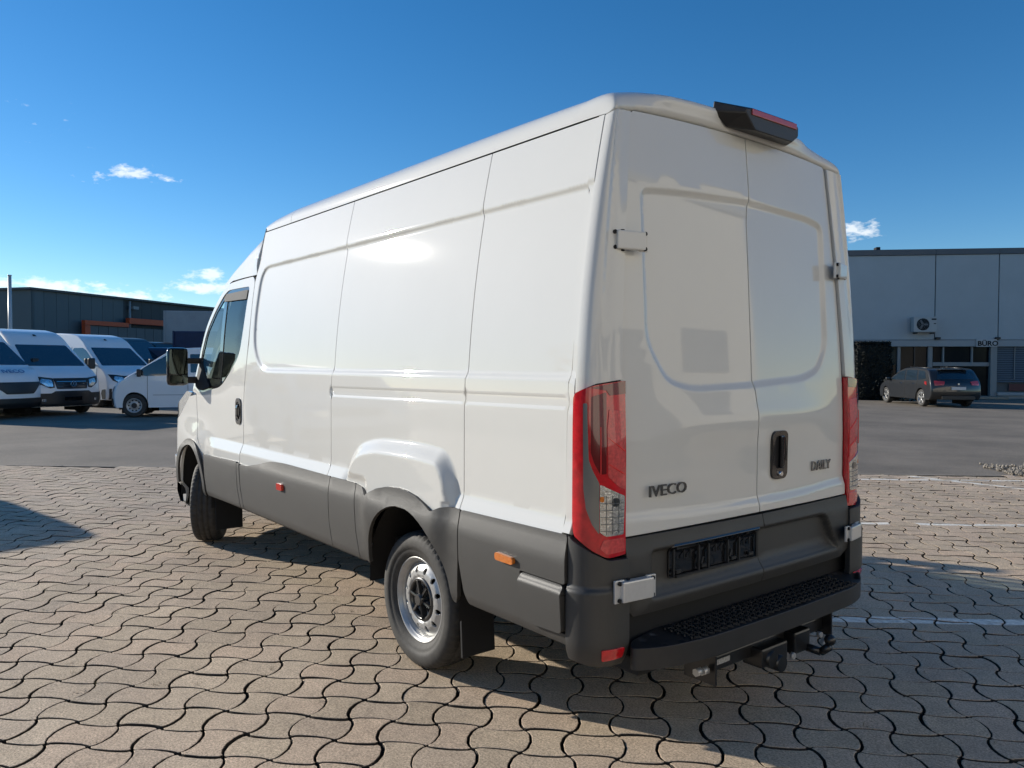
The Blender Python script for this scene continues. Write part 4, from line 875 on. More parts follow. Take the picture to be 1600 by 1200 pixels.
def vehicle(name, prof, W, tum, wheels, wr, paint, loc, head, bow=.35, bowx=.2, r=.07, tz=1.0, label=None, cat='van', group=None, alloy=False, lower=None, steer=0., arch=1.14, rbow=.0, rbx=-9):
    """body pressed from a side profile: rounded shoulders, tumblehome, bowed nose; windows and lamps are laid on with skin() and flank()"""
    root = empty(name, loc, head, label=label, cat=cat, group=group)
    P = np.array(prof, float)
    hw = lambda z: W-tum*np.clip((np.asarray(z)-tz)/1.3, 0, 1.5)**1.3
    zmin = P[:, 1].min()
    def bowf(x, y): return x-bow*np.clip((np.abs(y)/W), 0, 1)**2.6*sstep(bowx-.5, bowx+.5, x)+rbow*np.clip((np.abs(y)/W), 0, 1)**2.6*sstep(rbx+.4, rbx-.2, x)
    # fine profile, then rings from the centre line out to the flank
    fine = resample([tuple(p) for p in P], .12); n = len(fine)
    # smooth the profile a little (keeps it closed)
    for _ in range(2): fine = .5*fine+.25*(np.roll(fine, 1, 0)+np.roll(fine, -1, 0))
    ins = inset(fine, r); rings = []
    for u in np.linspace(-1, 1, 17)[1:-1]: rings.append((fine, u, 0.))
    core = []
    for u in np.linspace(-1, 1, 15): core.append(np.stack([bowf(fine[:, 0], u*(hw(fine[:, 1])-r)), u*(hw(fine[:, 1])-r), fine[:, 1]], 1))
    def ring(s, ph):
        q = fine+(ins-fine)*(1-math.cos(ph)); y = s*(hw(fine[:, 1])-r+r*math.sin(ph)); return np.stack([bowf(q[:, 0], y), y, q[:, 1]], 1)
    allr = [ring(-1, a) for a in (PI/2, PI/3, PI/6)]+core+[ring(1, a) for a in (PI/6, PI/3, PI/2)]
    G = np.array(allr).transpose(1, 0, 2)
    # leave the wheel openings free: build the strip, dropping the underside
    v = G.reshape(-1, 3); m_ = G.shape[1]; f = []
    for i in range(n):
        i2 = (i+1) % n
        if fine[i, 1] < zmin+.06 and fine[i2, 1] < zmin+.06: continue
        for j in range(m_-1): f.append((i*m_+j, i2*m_+j, i2*m_+j+1, i*m_+j+1))
    body = from_data('body', v, f, paint, root, True)
    poly = [tuple(p) for p in ins]
    holes = []
    # flank outline with the arches cut into its lower edge
    zb = ins[:, 1].min()
    def flankf(s, off=0.):
        def f_(Q):
            y = s*(hw(Q[:, 1])+off); return np.stack([bowf(Q[:, 0], y), y, Q[:, 1]], 1)
        return f_
    low = min(zb, .30)
    up = [p for p in poly if p[1] > zb+.02]; 
    # order: find the run of points above the sill, from tail-low to nose-low
    k0 = min(range(len(poly)), key=lambda i: poly[i][0]+ (10 if poly[i][1] > zb+.25 else 0)); 
    area = .5*sum(poly[i][0]*poly[(i+1) % len(poly)][1]-poly[(i+1) % len(poly)][0]*poly[i][1] for i in range(len(poly)))
    if area < 0: poly = poly[::-1]          # now counter-clockwise: bottom runs tail -> nose
    sillz = zb
    tops = [p for p in poly if p[1] > sillz+.03]
    # rotate so that tops starts at the nose
    k = max(range(len(tops)), key=lambda i: (tops[i][0]-tops[i-1][0])**2+(tops[i][1]-tops[i-1][1])**2); tops = tops[k:]+tops[:k]
    nose_first = tops[0][0] > tops[-1][0]
    if not nose_first: tops = tops[::-1]
    bottom = []
    xs_ = sorted(wheels)
    bottom.append((tops[-1][0]+.02, sillz))
    for xw in xs_:
        ra = wr*arch; a0 = math.asin(max(-1, min(1, (sillz-wr)/ra)))
        for t in np.linspace(PI-a0, a0, 15): bottom.append((xw+ra*math.cos(t), wr+ra*math.sin(t)))
    bottom.append((tops[0][0]-.02, sillz))
    outline = tops+bottom
    for s in (1, -1):
        panel('flank', outline, flankf(s), paint, root, step=.12, ostep=.05, rim=.10, flip=(s > 0))
        for xw in xs_:
            ra = wr*arch+.02
            grid_obj('wheel_housing', [[(xw+ra*math.cos(a), s*y, wr+ra*math.sin(a)) for a in np.linspace(-.3, PI+.3, 12)] for y in (W-.04, W-.42)], BLACK, root)
            from_data('wheel_housing', [(xw-ra, s*(W-.42), .1), (xw+ra, s*(W-.42), .1), (xw+ra, s*(W-.42), wr+ra), (xw-ra, s*(W-.42), wr+ra)], [(0, 1, 2, 3)], BLACK, root)
            small_wheel(root, (xw, s*(W-.13), wr), wr, .215, s, alloy, steer if xw > -.5 else 0)
    box('underbody', ((P[:, 0].max()+P[:, 0].min())/2, 0, zmin+.10), (P[:, 0].max()-P[:, 0].min()-.4, 2*W-.5, .10), BLACK, root)
    # arc-length parametrised skin, s counted from the first profile point
    Pc = np.array(prof, float); L = np.concatenate([[0], np.cumsum(np.linalg.norm(np.diff(Pc, axis=0), axis=1))])
    def pos(sx): return np.stack([np.interp(sx, L, Pc[:, 0]), np.interp(sx, L, Pc[:, 1])], 1)
    def skin(off=.008):
        def f_(Q):
            c = pos(Q[:, 1]); e = 1e-2; t = pos(Q[:, 1]+e)-pos(Q[:, 1]-e); t /= np.linalg.norm(t, axis=1)[:, None]; nn = np.stack([t[:, 1], -t[:, 0]], 1)
            if nn[0, 0] < 0 and Pc[0, 0] > 0: nn = -nn
            y = Q[:, 0]; c = c+nn*off; return np.stack([bowf(c[:, 0], y), y, c[:, 1]], 1)
        return f_
    root_data = dict(root=root, L=L, skin=skin, flank=flankf, hw=hw, body=body)
    return root_data
def lay(V, name, poly, m, off=.008, r=.02, step=.10, label=None):
    o = panel(name, rounded(poly, r), V['skin'](off), m, V['root'], step=step, ostep=.05, rim=.006, flip=False)
    if label: o['label'] = label
    return o
def layside(V, name, poly, m, off=.006, r=.03, sides=(1, -1), step=.12):
    for s in sides: panel(name, rounded(poly, r), V['flank'](s, off), m, V['root'], step=step, ostep=.05, rim=.006, flip=(s > 0))
HEADL = mat('headlamp', (.55, .58, .6), rough=.1, metal=.8, coat=1, noise=.5, nscale=25)
def sz(V, prof, z, x=None):
    """arc length of the profile point nearest to (x,z)"""
    P = np.array(prof); best = None
    for s in np.linspace(0, V['L'][-1], 2000):
        c = (np.interp(s, V['L'], P[:, 0]), np.interp(s, V['L'], P[:, 1])); d = (c[0]-x)**2+(c[1]-z)**2
        if best is None or d < best[0]: best = (d, s)
    return best[1]
# ---- high-roof fleet vans with black bumper
CR = [(.90, .24), (1.00, .36), (1.01, .70), (.97, .95), (.90, 1.12), (.62, 1.28), (.25, 1.42), (-.60, 2.08), (-.82, 2.30), (-1.10, 2.46), (-1.60, 2.56), (-2.4, 2.60), (-4.80, 2.58), (-4.93, 2.45), (-4.99, 1.30), (-4.99, .40), (-4.90, .26)]
def crafter(loc, head, label, name='high_roof_van', marks=True):
    V = vehicle(name, CR, 1.02, .15, (0, -3.64), .345, WHITE2, loc, head, bow=.30, bowx=.6, label=label, group='white fleet vans parked in a row at the left')
    s0 = sz(V, CR, 1.42, .25); s1 = sz(V, CR, 2.08, -.60)
    lay(V, 'windscreen', [(-.88, s0+.03), (.88, s0+.03), (.76, s1-.02), (-.76, s1-.02)], DGLASS, .010, .06)
    sg0 = sz(V, CR, .78, 1.0); sg1 = sz(V, CR, 1.10, .91)
    lay(V, 'radiator_grille', [(-.45, sg0), (.45, sg0), (.52, sg1-.01), (-.52, sg1-.01)], DARKPL, .012, .03)
    for zz in (.84, .92, 1.0): sq = sz(V, CR, zz, 1.0); lay(V, 'grille_bar', [(-.44, sq), (.44, sq), (.44, sq+.02), (-.44, sq+.02)], bpy.data.materials['chrome'] if zz > .95 else GLOSSBLK, .018, .004)
    for s in (1, -1):
        lay(V, 'headlight', [(s*.50, sg0+.04), (s*.62, sg0+.02), (s*.88, sg0+.16), (s*.97, sg1+.06), (s*.80, sg1+.03), (s*.52, sg1-.01)], DARKPL, .012, .02)
        lay(V, 'headlight', [(s*.54, sg0+.07), (s*.70, sg0+.08), (s*.84, sg0+.20), (s*.80, sg1-.02), (s*.56, sg1-.06)], HEADL, .016, .02)
        lay(V, 'fog_lamp', [(s*.72, sz(V, CR, .42, 1)), (s*.82, sz(V, CR, .42, 1)), (s*.82, sz(V, CR, .50, 1)), (s*.72, sz(V, CR, .50, 1))], HEADL, .02, .02)
    a = sz(V, CR, .30, .95); b_ = sz(V, CR, .66, 1.01)
    lay(V, 'front_bumper', [(-.985, a), (.985, a), (.985, b_), (.6, b_), (.5, b_+.06), (-.5, b_+.06), (-.6, b_), (-.985, b_)], DARKPL, .02, .02)
    lay(V, 'roof_marker_lamp', [(-.05, sz(V, CR, 2.33, -.88)), (.05, sz(V, CR, 2.33, -.88)), (.03, sz(V, CR, 2.39, -.96)), (-.03, sz(V, CR, 2.39, -.96))], BLACK, .02, .01)
    if marks:
        bm = bmesh.new(); x0, z0 = 1.035, .92
        for k in range(24):
            a0, a1 = 2*PI*k/24, 2*PI*(k+1)/24; cyl_bm(bm, (x0, .085*math.cos(a0), z0+.085*math.sin(a0)), (x0, .085*math.cos(a1), z0+.085*math.sin(a1)), .008, 6)
        for pts in ([(-.035, .075), (0, .01), (.035, .075)], [(-.07, .03), (-.035, -.06), (0, 0), (.035, -.06), (.07, .03)]):
            for p_, q_ in zip(pts, pts[1:]): cyl_bm(bm, (x0, p_[0], z0+p_[1]), (x0, q_[0], z0+q_[1]), .007, 6)
        bm_obj('round_badge', bm, CHROME, V['root'])
    box('plate_holder', (1.035, 0, .50), (.01, .52, .11), bpy.data.materials['gloss_black'], V['root'], bev=.003)
    layside(V, 'side_window', [(.02, 1.42), (-.10, 1.56), (-.62, 1.98), (-.80, 2.06), (-1.30, 2.06), (-1.36, 1.98), (-1.36, 1.46), (-1.25, 1.40), (-.20, 1.36)], DGLASS)
    layside(V, 'front_bumper', [(.55, .30), (.86, .30), (.86, .64), (.55, .62), (.46, .50)], DARKPL, .008)
    layside(V, 'side_moulding', [(-3.1, .52), (-.52, .52), (-.50, .66), (-3.12, .66)], DARKPL, .014, .02)
    for xx in (.10, -1.44): layside(V, 'door_gap', [(xx, .50), (xx+.010, .50), (xx+.010, 2.1 if xx < 0 else 1.36), (xx, 2.1 if xx < 0 else 1.36)], BLACK, .003, .001)
    for s in (1, -1):
        m1 = box('door_mirror', (-.02, s*1.24, 1.52), (.12, .20, .34), DARKPL, V['root'], bev=.04); box('mirror_arm', (.0, s*1.08, 1.46), (.05, .20, .05), DARKPL, m1)
        box('mirror_glass', (-.086, s*1.24, 1.52), (.006, .16, .28), MIRROR, m1)
    return V
crafter(at(82, 23.2), math.radians(203), 'white high-roof van with black bumper and grille, second from the left edge, nose towards us')
crafter(at(190, 27.6), math.radians(203), 'white high-roof van half hidden behind the low white van that points left', marks=False)
# ---- leftmost van
IV = [(.88, .26), (.99, .40), (1.00, .75), (.96, .98), (.86, 1.18), (.60, 1.33), (.22, 1.43), (-.60, 2.14), (-.85, 2.42), (-1.2, 2.62), (-1.8, 2.70), (-4.3, 2.68), (-4.45, 2.5), (-4.52, 1.2), (-4.52, .4), (-4.4, .3)]
V = vehicle('high_roof_van', IV, 1.0, .15, (0, -3.4), .345, WHITE2, at(-9, 21.6), math.radians(213), bow=.38, bowx=.6, label='leftmost white van, its bonnet and dark grille just inside the picture edge', group='white fleet vans parked in a row at the left')
s0 = sz(V, IV, 1.43, .22); s1 = sz(V, IV, 2.14, -.6); lay(V, 'windscreen', [(-.88, s0+.04), (.88, s0+.04), (.76, s1-.02), (-.76, s1-.02)], DGLASS, .01, .06)
a = sz(V, IV, .68, 1.0); b_ = sz(V, IV, .98, .96)
lay(V, 'radiator_grille', [(-.40, a), (.40, a), (.80, b_+.02), (-.80, b_+.02)], DARKPL, .014, .03)
for s in (1, -1): lay(V, 'headlight', [(s*.72, a+.20), (s*.95, b_+.05), (s*.96, b_+.16), (s*.75, b_+.04)], HEADL, .016, .02)
lay(V, 'front_bumper', [(-.97, sz(V, IV, .30, .92)), (.97, sz(V, IV, .30, .92)), (.97, sz(V, IV, .56, 1.0)), (-.97, sz(V, IV, .56, 1.0))], DARKPL, .02, .02)
layside(V, 'side_window', [(.12, 1.44), (-.52, 2.02), (-1.25, 2.05), (-1.3, 1.5), (-1.2, 1.42)], DGLASS)
text_obj('badge', 'IVECO', mat('badge_blue_grey', (.16, .22, .36), rough=.4), V['root'], (.785, -.36, 1.265), (0, 1, 0), (-.79, 0, .6), .19, extrude=.004, sx=1.25, off=.004)
for s in (1, -1): m1 = box('door_mirror', (.05, s*1.22, 1.52), (.12, .20, .32), DARKPL, V['root'], bev=.04); box('mirror_arm', (.07, s*1.08, 1.46), (.05, .20, .05), DARKPL, m1)
# ---- low van pointing left
T5 = [(.62, .24), (.68, .36), (.70, .62), (.66, .84), (.56, .97), (.32, 1.10), (.02, 1.25), (-.88, 1.86), (-1.15, 1.95), (-1.7, 1.99), (-3.75, 1.97), (-3.92, 1.86), (-4.02, 1.3), (-4.04, .5), (-3.95, .30)]
def t5(loc, head, label, group=None):
    V = vehicle('passenger_van', T5, .95, .17, (0, -3.0), .335, WHITE2, loc, head, bow=.22, bowx=.45, label=label, group=group)
    s0 = sz(V, T5, 1.25, .02); s1 = sz(V, T5, 1.86, -.88); lay(V, 'windscreen', [(-.80, s0+.03), (.80, s0+.03), (.68, s1-.03), (-.68, s1-.03)], DGLASS, .01, .06)
    a = sz(V, T5, .74, .88); b_ = sz(V, T5, .94, .75)
    lay(V, 'radiator_grille', [(-.42, a), (.42, a), (.46, b_), (-.46, b_)], DARKPL, .012, .02)
    for s in (1, -1): lay(V, 'headlight', [(s*.48, a), (s*.80, a+.02), (s*.88, b_+.02), (s*.50, b_+.01)], HEADL, .016, .02)
    lay(V, 'front_bumper', [(-.90, sz(V, T5, .28, .82)), (.90, sz(V, T5, .28, .82)), (.90, sz(V, T5, .52, .89)), (-.90, sz(V, T5, .52, .89))], DARKPL, .016, .02)
    layside(V, 'side_window', [(-.02, 1.22), (-.30, 1.44), (-.86, 1.76), (-1.05, 1.80), (-1.36, 1.81), (-1.38, 1.27), (-1.3, 1.20), (-.3, 1.17)], DGLASS)
    layside(V, 'side_window', [(-1.50, 1.27), (-1.48, 1.80), (-2.45, 1.80), (-2.5, 1.27)], DGLASS); layside(V, 'side_window', [(-2.62, 1.27), (-2.58, 1.80), (-3.55, 1.78), (-3.72, 1.27)], DGLASS)
    for xx in (-.36, -1.43, -2.55): layside(V, 'door_gap', [(xx, .42), (xx+.010, .42), (xx+.010, 1.20), (xx, 1.20)], BLACK, .003, .001)
    layside(V, 'door_handle', [(-1.32, 1.00), (-1.18, 1.00), (-1.18, 1.04), (-1.32, 1.04)], WHITE2, .02, .01)
    layside(V, 'crease_shade_strip', [(-.5, .625), (-2.6, .625), (-2.6, .64), (-.5, .64)], mat('crease_shade_grey', (.3, .31, .32), rough=.5) if 'crease_shade_grey' not in bpy.data.materials else bpy.data.materials['crease_shade_grey'], .005, .004)  # flat grey strip painting the shade line of a body crease
    for s in (1, -1): m1 = box('door_mirror', (-.16, s*1.08, 1.26), (.10, .18, .22), DARKPL, V['root'], bev=.035); box('mirror_arm', (-.13, s*.98, 1.22), (.05, .10, .05), DARKPL, m1)
    return V
t5(at(220, 22.8), math.radians(66), 'low white van in side view pointing left, parked beyond the big van mirror')
t5((9.9, 4.9, 0), math.radians(190), 'low white van standing just beyond the left edge, only its shadow reaches the pavers')
# ---- dark vans far behind
DARKV = mat('dark_blue_grey_paint', (.018, .019, .021), rough=.5, coat=.25)
NAVY = mat('navy_tarpaulin', (.010, .018, .060), rough=.55, noise=.2, nscale=4)
def dark_van(loc, head, label, paint, name='dark_van', h=1.0):
    prof = [(x, z*h) for x, z in T5]
    V = vehicle(name, prof, .97, .17, (0, -3.0), .335, paint, loc, head, bow=.30, bowx=.45, label=label)
    s0 = sz(V, prof, 1.25*h, .02); s1 = sz(V, prof, 1.86*h, -.88); lay(V, 'windscreen', [(-.80, s0+.03), (.80, s0+.03), (.68, s1-.03), (-.68, s1-.03)], DGLASS, .01, .06)
    layside(V, 'side_window', [(-.02, 1.22*h), (-.86, 1.76*h), (-1.36, 1.81*h), (-1.38, 1.27*h)], DGLASS); layside(V, 'side_window', [(-1.5, 1.27*h), (-1.48, 1.80*h), (-3.5, 1.78*h), (-3.7, 1.27*h)], DGLASS)
    return V
dark_van(at(238, 32.5), math.radians(212), 'dark grey van with curved roof behind the second white high-roof van', DARKV, h=1.32)
dark_van(at(276, 42), math.radians(205), 'black van whose flat roof shows beneath the grey trailer', mat('black_paint', (.006, .006, .007), rough=.5, coat=.5), 'black_van', h=1.36)
# navy box lorry and grey trailer
def lorry(loc, head, label, cat, boxm, z0, z1, L_, w_, cabm, name):
    r = empty(name, loc, head, label=label, cat=cat)
    c = box('cargo_box', (-L_/2, 0, (z0+z1)/2), (L_, w_, z1-z0), boxm, r, bev=.06)
    for x in (0.0, -L_): box('corner_post', (x, w_/2+.01, (z0+z1)/2), (.08, .06, z1-z0), boxm, c)
    box('chassis', (-L_/2, 0, z0-.15), (L_, .9, .22), BLACK, r)
    for x in (-.8, -L_+1.2):
        for s in (1, -1): small_wheel(r, (x, s*(w_/2-.18), .42), .42, .26, s)
    if cabm:
        cb = box('cab', (.95, 0, 1.35), (1.5, w_*.86, 1.7), cabm, r, bev=.12); box('windscreen', (1.71, 0, 1.65), (.02, w_*.7, .62), DGLASS, cb, bev=.005); small_wheel(r, (1.0, w_/2-.25, .38), .38, .22, 1); small_wheel(r, (1.0, -w_/2+.25, .38), .38, .22, -1)
    return r
lorry(at(286, 34, 0), math.radians(56), 'navy blue box lorry partly hidden behind the cab window of the big van', 'lorry', NAVY, .95, 2.90, 4.6, 2.2, mat('navy_cab_paint', (.012, .02, .06), rough=.35, coat=.7), 'box_lorry')
TRL = mat('pale_grey_box_panels', (.30, .31, .32), rough=.5, noise=.08, nscale=2)
trl = lorry(at(266, 46, 0), math.radians(62), 'tall pale grey box trailer beside the red framed gate', 'trailer', TRL, 1.2, 4.55, 10.5, 2.5, None, 'box_trailer')
stripe = mat('dull_green_stripe', (.10, .16, .13), rough=.6)
# ---- dark estate car in front of the office
BM = [(.70, .24), (.80, .40), (.80, .60), (.70, .74), (.35, .87), (-.25, .97), (-1.10, 1.36), (-1.50, 1.44), (-2.30, 1.455), (-3.10, 1.41), (-3.36, 1.36), (-3.66, 1.00), (-3.74, .86), (-3.78, .50), (-3.68, .26)]
BMP = mat('dark_grey_metallic_paint', (.020, .020, .020), rough=.34, metal=.3, coat=1.0, coatr=.04)
V = vehicle('estate_car', BM, .91, .30, (0, -2.83), .325, BMP, at(1418, 31.9), math.radians(-39.5), bow=.30, bowx=.3, tz=.85, r=.06, cat='car', alloy=True, rbow=.16, rbx=-3.3, label='dark grey estate car parked in front of the office windows')
s0 = sz(V, BM, .97, -.25); s1 = sz(V, BM, 1.36, -1.10); lay(V, 'windscreen', [(-.72, s0+.03), (.72, s0+.03), (.56, s1-.02), (-.56, s1-.02)], DGLASS, .008, .05)
layside(V, 'side_window', [(-.42, .97), (-1.12, 1.28), (-1.55, 1.36), (-1.60, .97)], DGLASS); layside(V, 'side_window', [(-1.68, .97), (-1.63, 1.365), (-2.45, 1.36), (-2.55, .98)], DGLASS); layside(V, 'side_window', [(-2.64, .99), (-2.54, 1.355), (-3.0, 1.33), (-3.30, 1.05)], DGLASS)
a = sz(V, BM, 1.33, -3.38); b_ = sz(V, BM, 1.02, -3.64)
lay(V, 'rear_window', [(-.55, a), (.55, a), (.68, b_), (-.68, b_)], DGLASS, -.008, .05)
for s in (1, -1):
    z1_ = sz(V, BM, .97, -3.67); z2_ = sz(V, BM, .80, -3.75)
    lay(V, 'tail_light', [(s*.46, z1_+.03), (s*.80, z1_), (s*.80, z2_), (s*.50, z2_-.02)], bpy.data.materials['bright_red_reflector'], -.014, .02)
    layside(V, 'tail_light', [(-3.42, .94), (-3.20, .96), (-3.22, .86), (-3.44, .80)], bpy.data.materials['bright_red_reflector'], .008, .02)
    m1 = box('door_mirror', (-.42, s*1.0, .99), (.12, .18, .12), BMP, V['root'], bev=.03)
    cyl('roof_rail', (-1.4, s*.58, 1.47), (-3.0, s*.57, 1.44), .014, DARKPL, V['root'])
box('number_plate', (-3.775, 0, .70), (.012, .52, .11), mat('white_plate', (.55, .55, .55), rough=.4, noise=.3, nscale=60), V['root'], bev=.002)
box('roof_spoiler', (-3.36, 0, 1.385), (.26, 1.06, .03), BMP, V['root'], bev=.012)
cyl('round_badge', (-3.755, 0, .86), (-3.77, 0, .86), .035, CHROME, V['root']); box('roof_aerial', (-2.9, 0, 1.47), (.14, .03, .05), BMP, V['root'], bev=.012)
box('rear_bumper_insert', (-3.77, 0, .36), (.02, 1.2, .14), DARKPL, V['root'], bev=.01)
for xx in (-.40, -1.62, -2.56): layside(V, 'door_gap', [(xx, .36), (xx+.012, .36), (xx+.012, .97), (xx, .97)], BLACK, .003, .001)
for xx in (-1.46, -2.4): layside(V, 'door_handle', [(xx, .84), (xx+.16, .84), (xx+.16, .865), (xx, .865)], CHROME, .015, .01)
# ================================================================== BUILDINGS
def fr(px, D): p = at(px, D); return np.array([p.x, p.y])
# right: office and hall, its wall in shade
B0 = fr(1325, 37.0); B1 = fr(1600, 36.0); bd = (B1-B0)/np.linalg.norm(B1-B0); bang = math.atan2(bd[1], bd[0])
wpx = lambda px: None
def along(px):
    """distance along the wall line where this bearing meets it"""
    r = fr(px, 1.0)-CAM[:2]; A = np.array([bd, -r]).T; s, t = np.linalg.solve(A, CAM[:2]-B0); return s
def zpx(px, py):
    s = along(px); p = B0+bd*s; d = np.array([p[0]-CAM[0], p[1]-CAM[1], 0]); D = d@Fh.to_tuple() if False else d[0]*Fh.x+d[1]*Fh.y
    hz = 568.5+(px-800)*.003; return CAM[2]+(hz-py)/FPX*D
hall = empty('office_hall', (*B0, 0), bang, label='long blue-grey hall with office windows, flat roof and flush wall panels behind the estate car', cat='building')
# local frame: x along the wall (to the right), y into the building? wall normal to the camera is -y or +y
nloc = -1 if (np.array([-bd[1], bd[0]])@(CAM[:2]-B0)) < 0 else 1     # +1: camera lies on +y side
PANELM = mat('blue_grey_wall_panel', (.38, .41, .42), rough=.65, noise=.06, nscale=.8, rnd=.04)
FASC = mat('grey_fascia', (.30, .32, .33), rough=.5); FRM = mat('grey_window_frame', (.23, .24, .24), rough=.5); DARKW = mat('dark_window_glass', (.006, .009, .012), rough=.12, spec=.12)
H = zpx(1460, 390); zf0, zf1 = zpx(1460, 541.5), zpx(1460, 531)
def hb(name, x0, x1, z0, z1, y0, y1, m, parent=hall, bev=0.): return box(name, ((x0+x1)/2, nloc*(y0+y1)/2, (z0+z1)/2), (abs(x1-x0), abs(y1-y0), abs(z1-z0)), m, parent, bev=bev)
hb('hall_core', -9, 32, 0, H-.05, -24, -.34, mat('hall_flank_grey', (.12, .13, .135), rough=.8))
wx_ = along
seams = [-9, -2.2] + [along(x) for x in (1459, 1558)] + [along(1558)+(along(1558)-along(1459))*k for k in range(1, 12)]
seams = [q for q in seams if q < 32]+[32]
hb('wall_base', -9, wx_(1384), 0.02, zf0-.01, -.20, -.03, FASC)
for a, b_ in zip(seams, seams[1:]): hb('wall_panel', a+.02, b_-.02, zf1, H-.28, -.16, 0, PANELM, bev=.012)
for a, b_ in zip(seams, seams[1:]): hb('roof_edge', a+.003, b_-.003, H-.27, H, -.4, .06, mat('dark_roof_edge', (.075, .085, .10), rough=.4) if 'dark_roof_edge' not in bpy.data.materials else bpy.data.materials['dark_roof_edge'], bev=.01)
hb('fascia_band', -9, 32, zf0, zf1-.02, -.30, .05, FASC, bev=.01)
def wx(px): return along(px)
# glazing: frames (posts, transoms) with separate panes
cols = [(1382, 1402), (1408, 1449), (1460, 1473), (1477, 1519), (1521, 1547)]
ztr = zpx(1470, 566); zdo = zpx(1470, 572)
for i, (a, b_) in enumerate(cols):
    x0, x1 = wx(a), wx(b_)
    if i < 2:
        w_ = hb('window', x0-.06, x1+.06, 0.25, zf0-.01, -.24, -.20, DARKW)
        if i == 0: hb('window_blind', x0, x1, zpx(1390, 570), zf0-.02, -.19, -.17, mat('olive_blind', (.05, .05, .035), rough=.8), hall)
        else: hb('glazing_bar', wx(1429), wx(1431), .25, zf0-.02, -.19, -.14, DARKPL)
    else: hb('window', x0, x1, ztr, zf0-.01, -.24, -.20, DARKW); 
for px, w_ in ((1405, .14), (1454, .20), (1474.5, .07), (1519.5, .07)): hb('window_post', wx(px)-w_/2, wx(px)+w_/2, 0.0 if px < 1470 else zdo, zf0-.005, -.20, -.08, FRM, bev=.01)
hb('transom', wx(1458), wx(1547), zdo, ztr, -.20, -.09, FRM, bev=.01)
hb('door_leaf', wx(1478), wx(1546), .02, zdo-.01, -.24, -.20, DARKW); hb('window', wx(1460), wx(1476), .4, zdo-.01, -.24, -.20, DARKW)
hb('door_frame', wx(1547), wx(1557), 0, zf0-.004, -.2, .02, FRM, bev=.01); hb('plinth', -9, wx(1458), 0, .25, -.22, -.05, FASC)
hb('door_step', wx(1462), wx(1560), 0, .12, -.15, 1.0, EDG, bev=.02)
# roller blind slats over the window at the right
BLUE = mat('blue_grey_shutter', (.055, .10, .15), rough=.45); zs0 = zpx(1580, 598)
hb('window', wx(1558), wx(1640), .9, zf0-.01, -.26, -.24, DARKW)
for i in range(16):
    z0 = zs0+(zf0-.02-zs0)*i/16; z1 = zs0+(zf0-.02-zs0)*(i+1)/16
    hb('shutter_slat', wx(1560), wx(1640), z0+.012, z1-.012, -.20, -.16-.0, BLUE, bev=.008)
hb('window_post', wx(1586), wx(1587.2), .9, zf0-.02, -.15, -.11, FRM); hb('window_sill', wx(1557), wx(1640), zpx(1580, 618), zpx(1580, 613), -.25, .12, FASC, bev=.01)
hb('red_notice', wx(1580), wx(1640), zpx(1580, 611), zpx(1580, 600), -.225, -.215, mat('dark_red_notice', (.10, .02, .02), rough=.5), hall); hb('wall_base', wx(1557), wx(1640)+20, 0, zpx(1580, 618)-.01, -.2, -.02, FASC)
for k in range(4):
    x0 = wx(1640)+.6+k*4.6; hb('window', x0, x0+3.4, .9, zf0-.05, -.2, -.12, DARKW); hb('shutter', x0, x0+3.4, 1.6, zf0-.05, -.12, -.08, BLUE); hb('wall_panel', x0+3.4, x0+4.6, zpx(1580, 618), zf0-.02, -.2, -.05, FASC)
for px in (1463, 1556): hb('wall_lamp', wx(px)-.10, wx(px)+.10, zf1+.02, zf1+.12, 0, .18, DARKPL, bev=.02)
# sign
sgn = hb('office_sign', wx(1523), wx(1555), zpx(1540, 542), zpx(1540, 530), .055, .10, mat('sign_board', (.42, .43, .43), rough=.5), None, bev=.004)
sgn.matrix_world = hall.matrix_basis @ sgn.matrix_basis; tag(sgn, 'small grey sign reading BÜRO above the office door', 'sign')
xd = bd*(1 if True else -1); q0 = B0+bd*wx(1524.5)+np.array([-bd[1], bd[0]])*nloc*.108
# text runs left to right as seen by the camera
text_obj('sign_lettering', 'BÜRO', BLACK, None, (q0[0], q0[1], zpx(1540, 540.3)), (bd[0], bd[1], 0), (0, 0, 1), (zpx(1540, 531.5)-zpx(1540, 541))*1.12, extrude=.004, sx=1.06, off=.008)
tl = bpy.data.objects['sign_lettering']; mw = tl.matrix_world.copy(); tl.parent = sgn; tl.matrix_parent_inverse = sgn.matrix_world.inverted()
# air conditioner on brackets
x0, x1 = wx(1420.5), wx(1457); z0, z1 = zpx(1440, 519.5), zpx(1440, 496)
acb = np.array([*(B0+bd*(x0+x1)/2+np.array([-bd[1], bd[0]])*nloc*.26), (z0+z1)/2])
ac = empty('air_conditioner', (acb[0], acb[1], z0), bang, label='white outdoor air-conditioning unit on brackets high on the blue-grey wall', cat='air conditioner')
ACW = mat('off_white_enamel', (.36, .38, .38), rough=.45)
w_, h_ = x1-x0, z1-z0
box('casing', (0, 0, h_/2), (w_, .34, h_), ACW, ac, bev=.02); cyl('fan_recess', (-w_*.10, nloc*.172, h_*.5), (-w_*.10, nloc*.176, h_*.5), h_*.40, BLACK, ac, 36)
for k in range(5): lathe('grille_ring', [(-.004, h_*(.08+.075*k)), (0, h_*(.085+.075*k)), (.004, h_*(.08+.075*k))], ACW, ac, 30).location = (-w_*.10, nloc*.186, h_*.5)
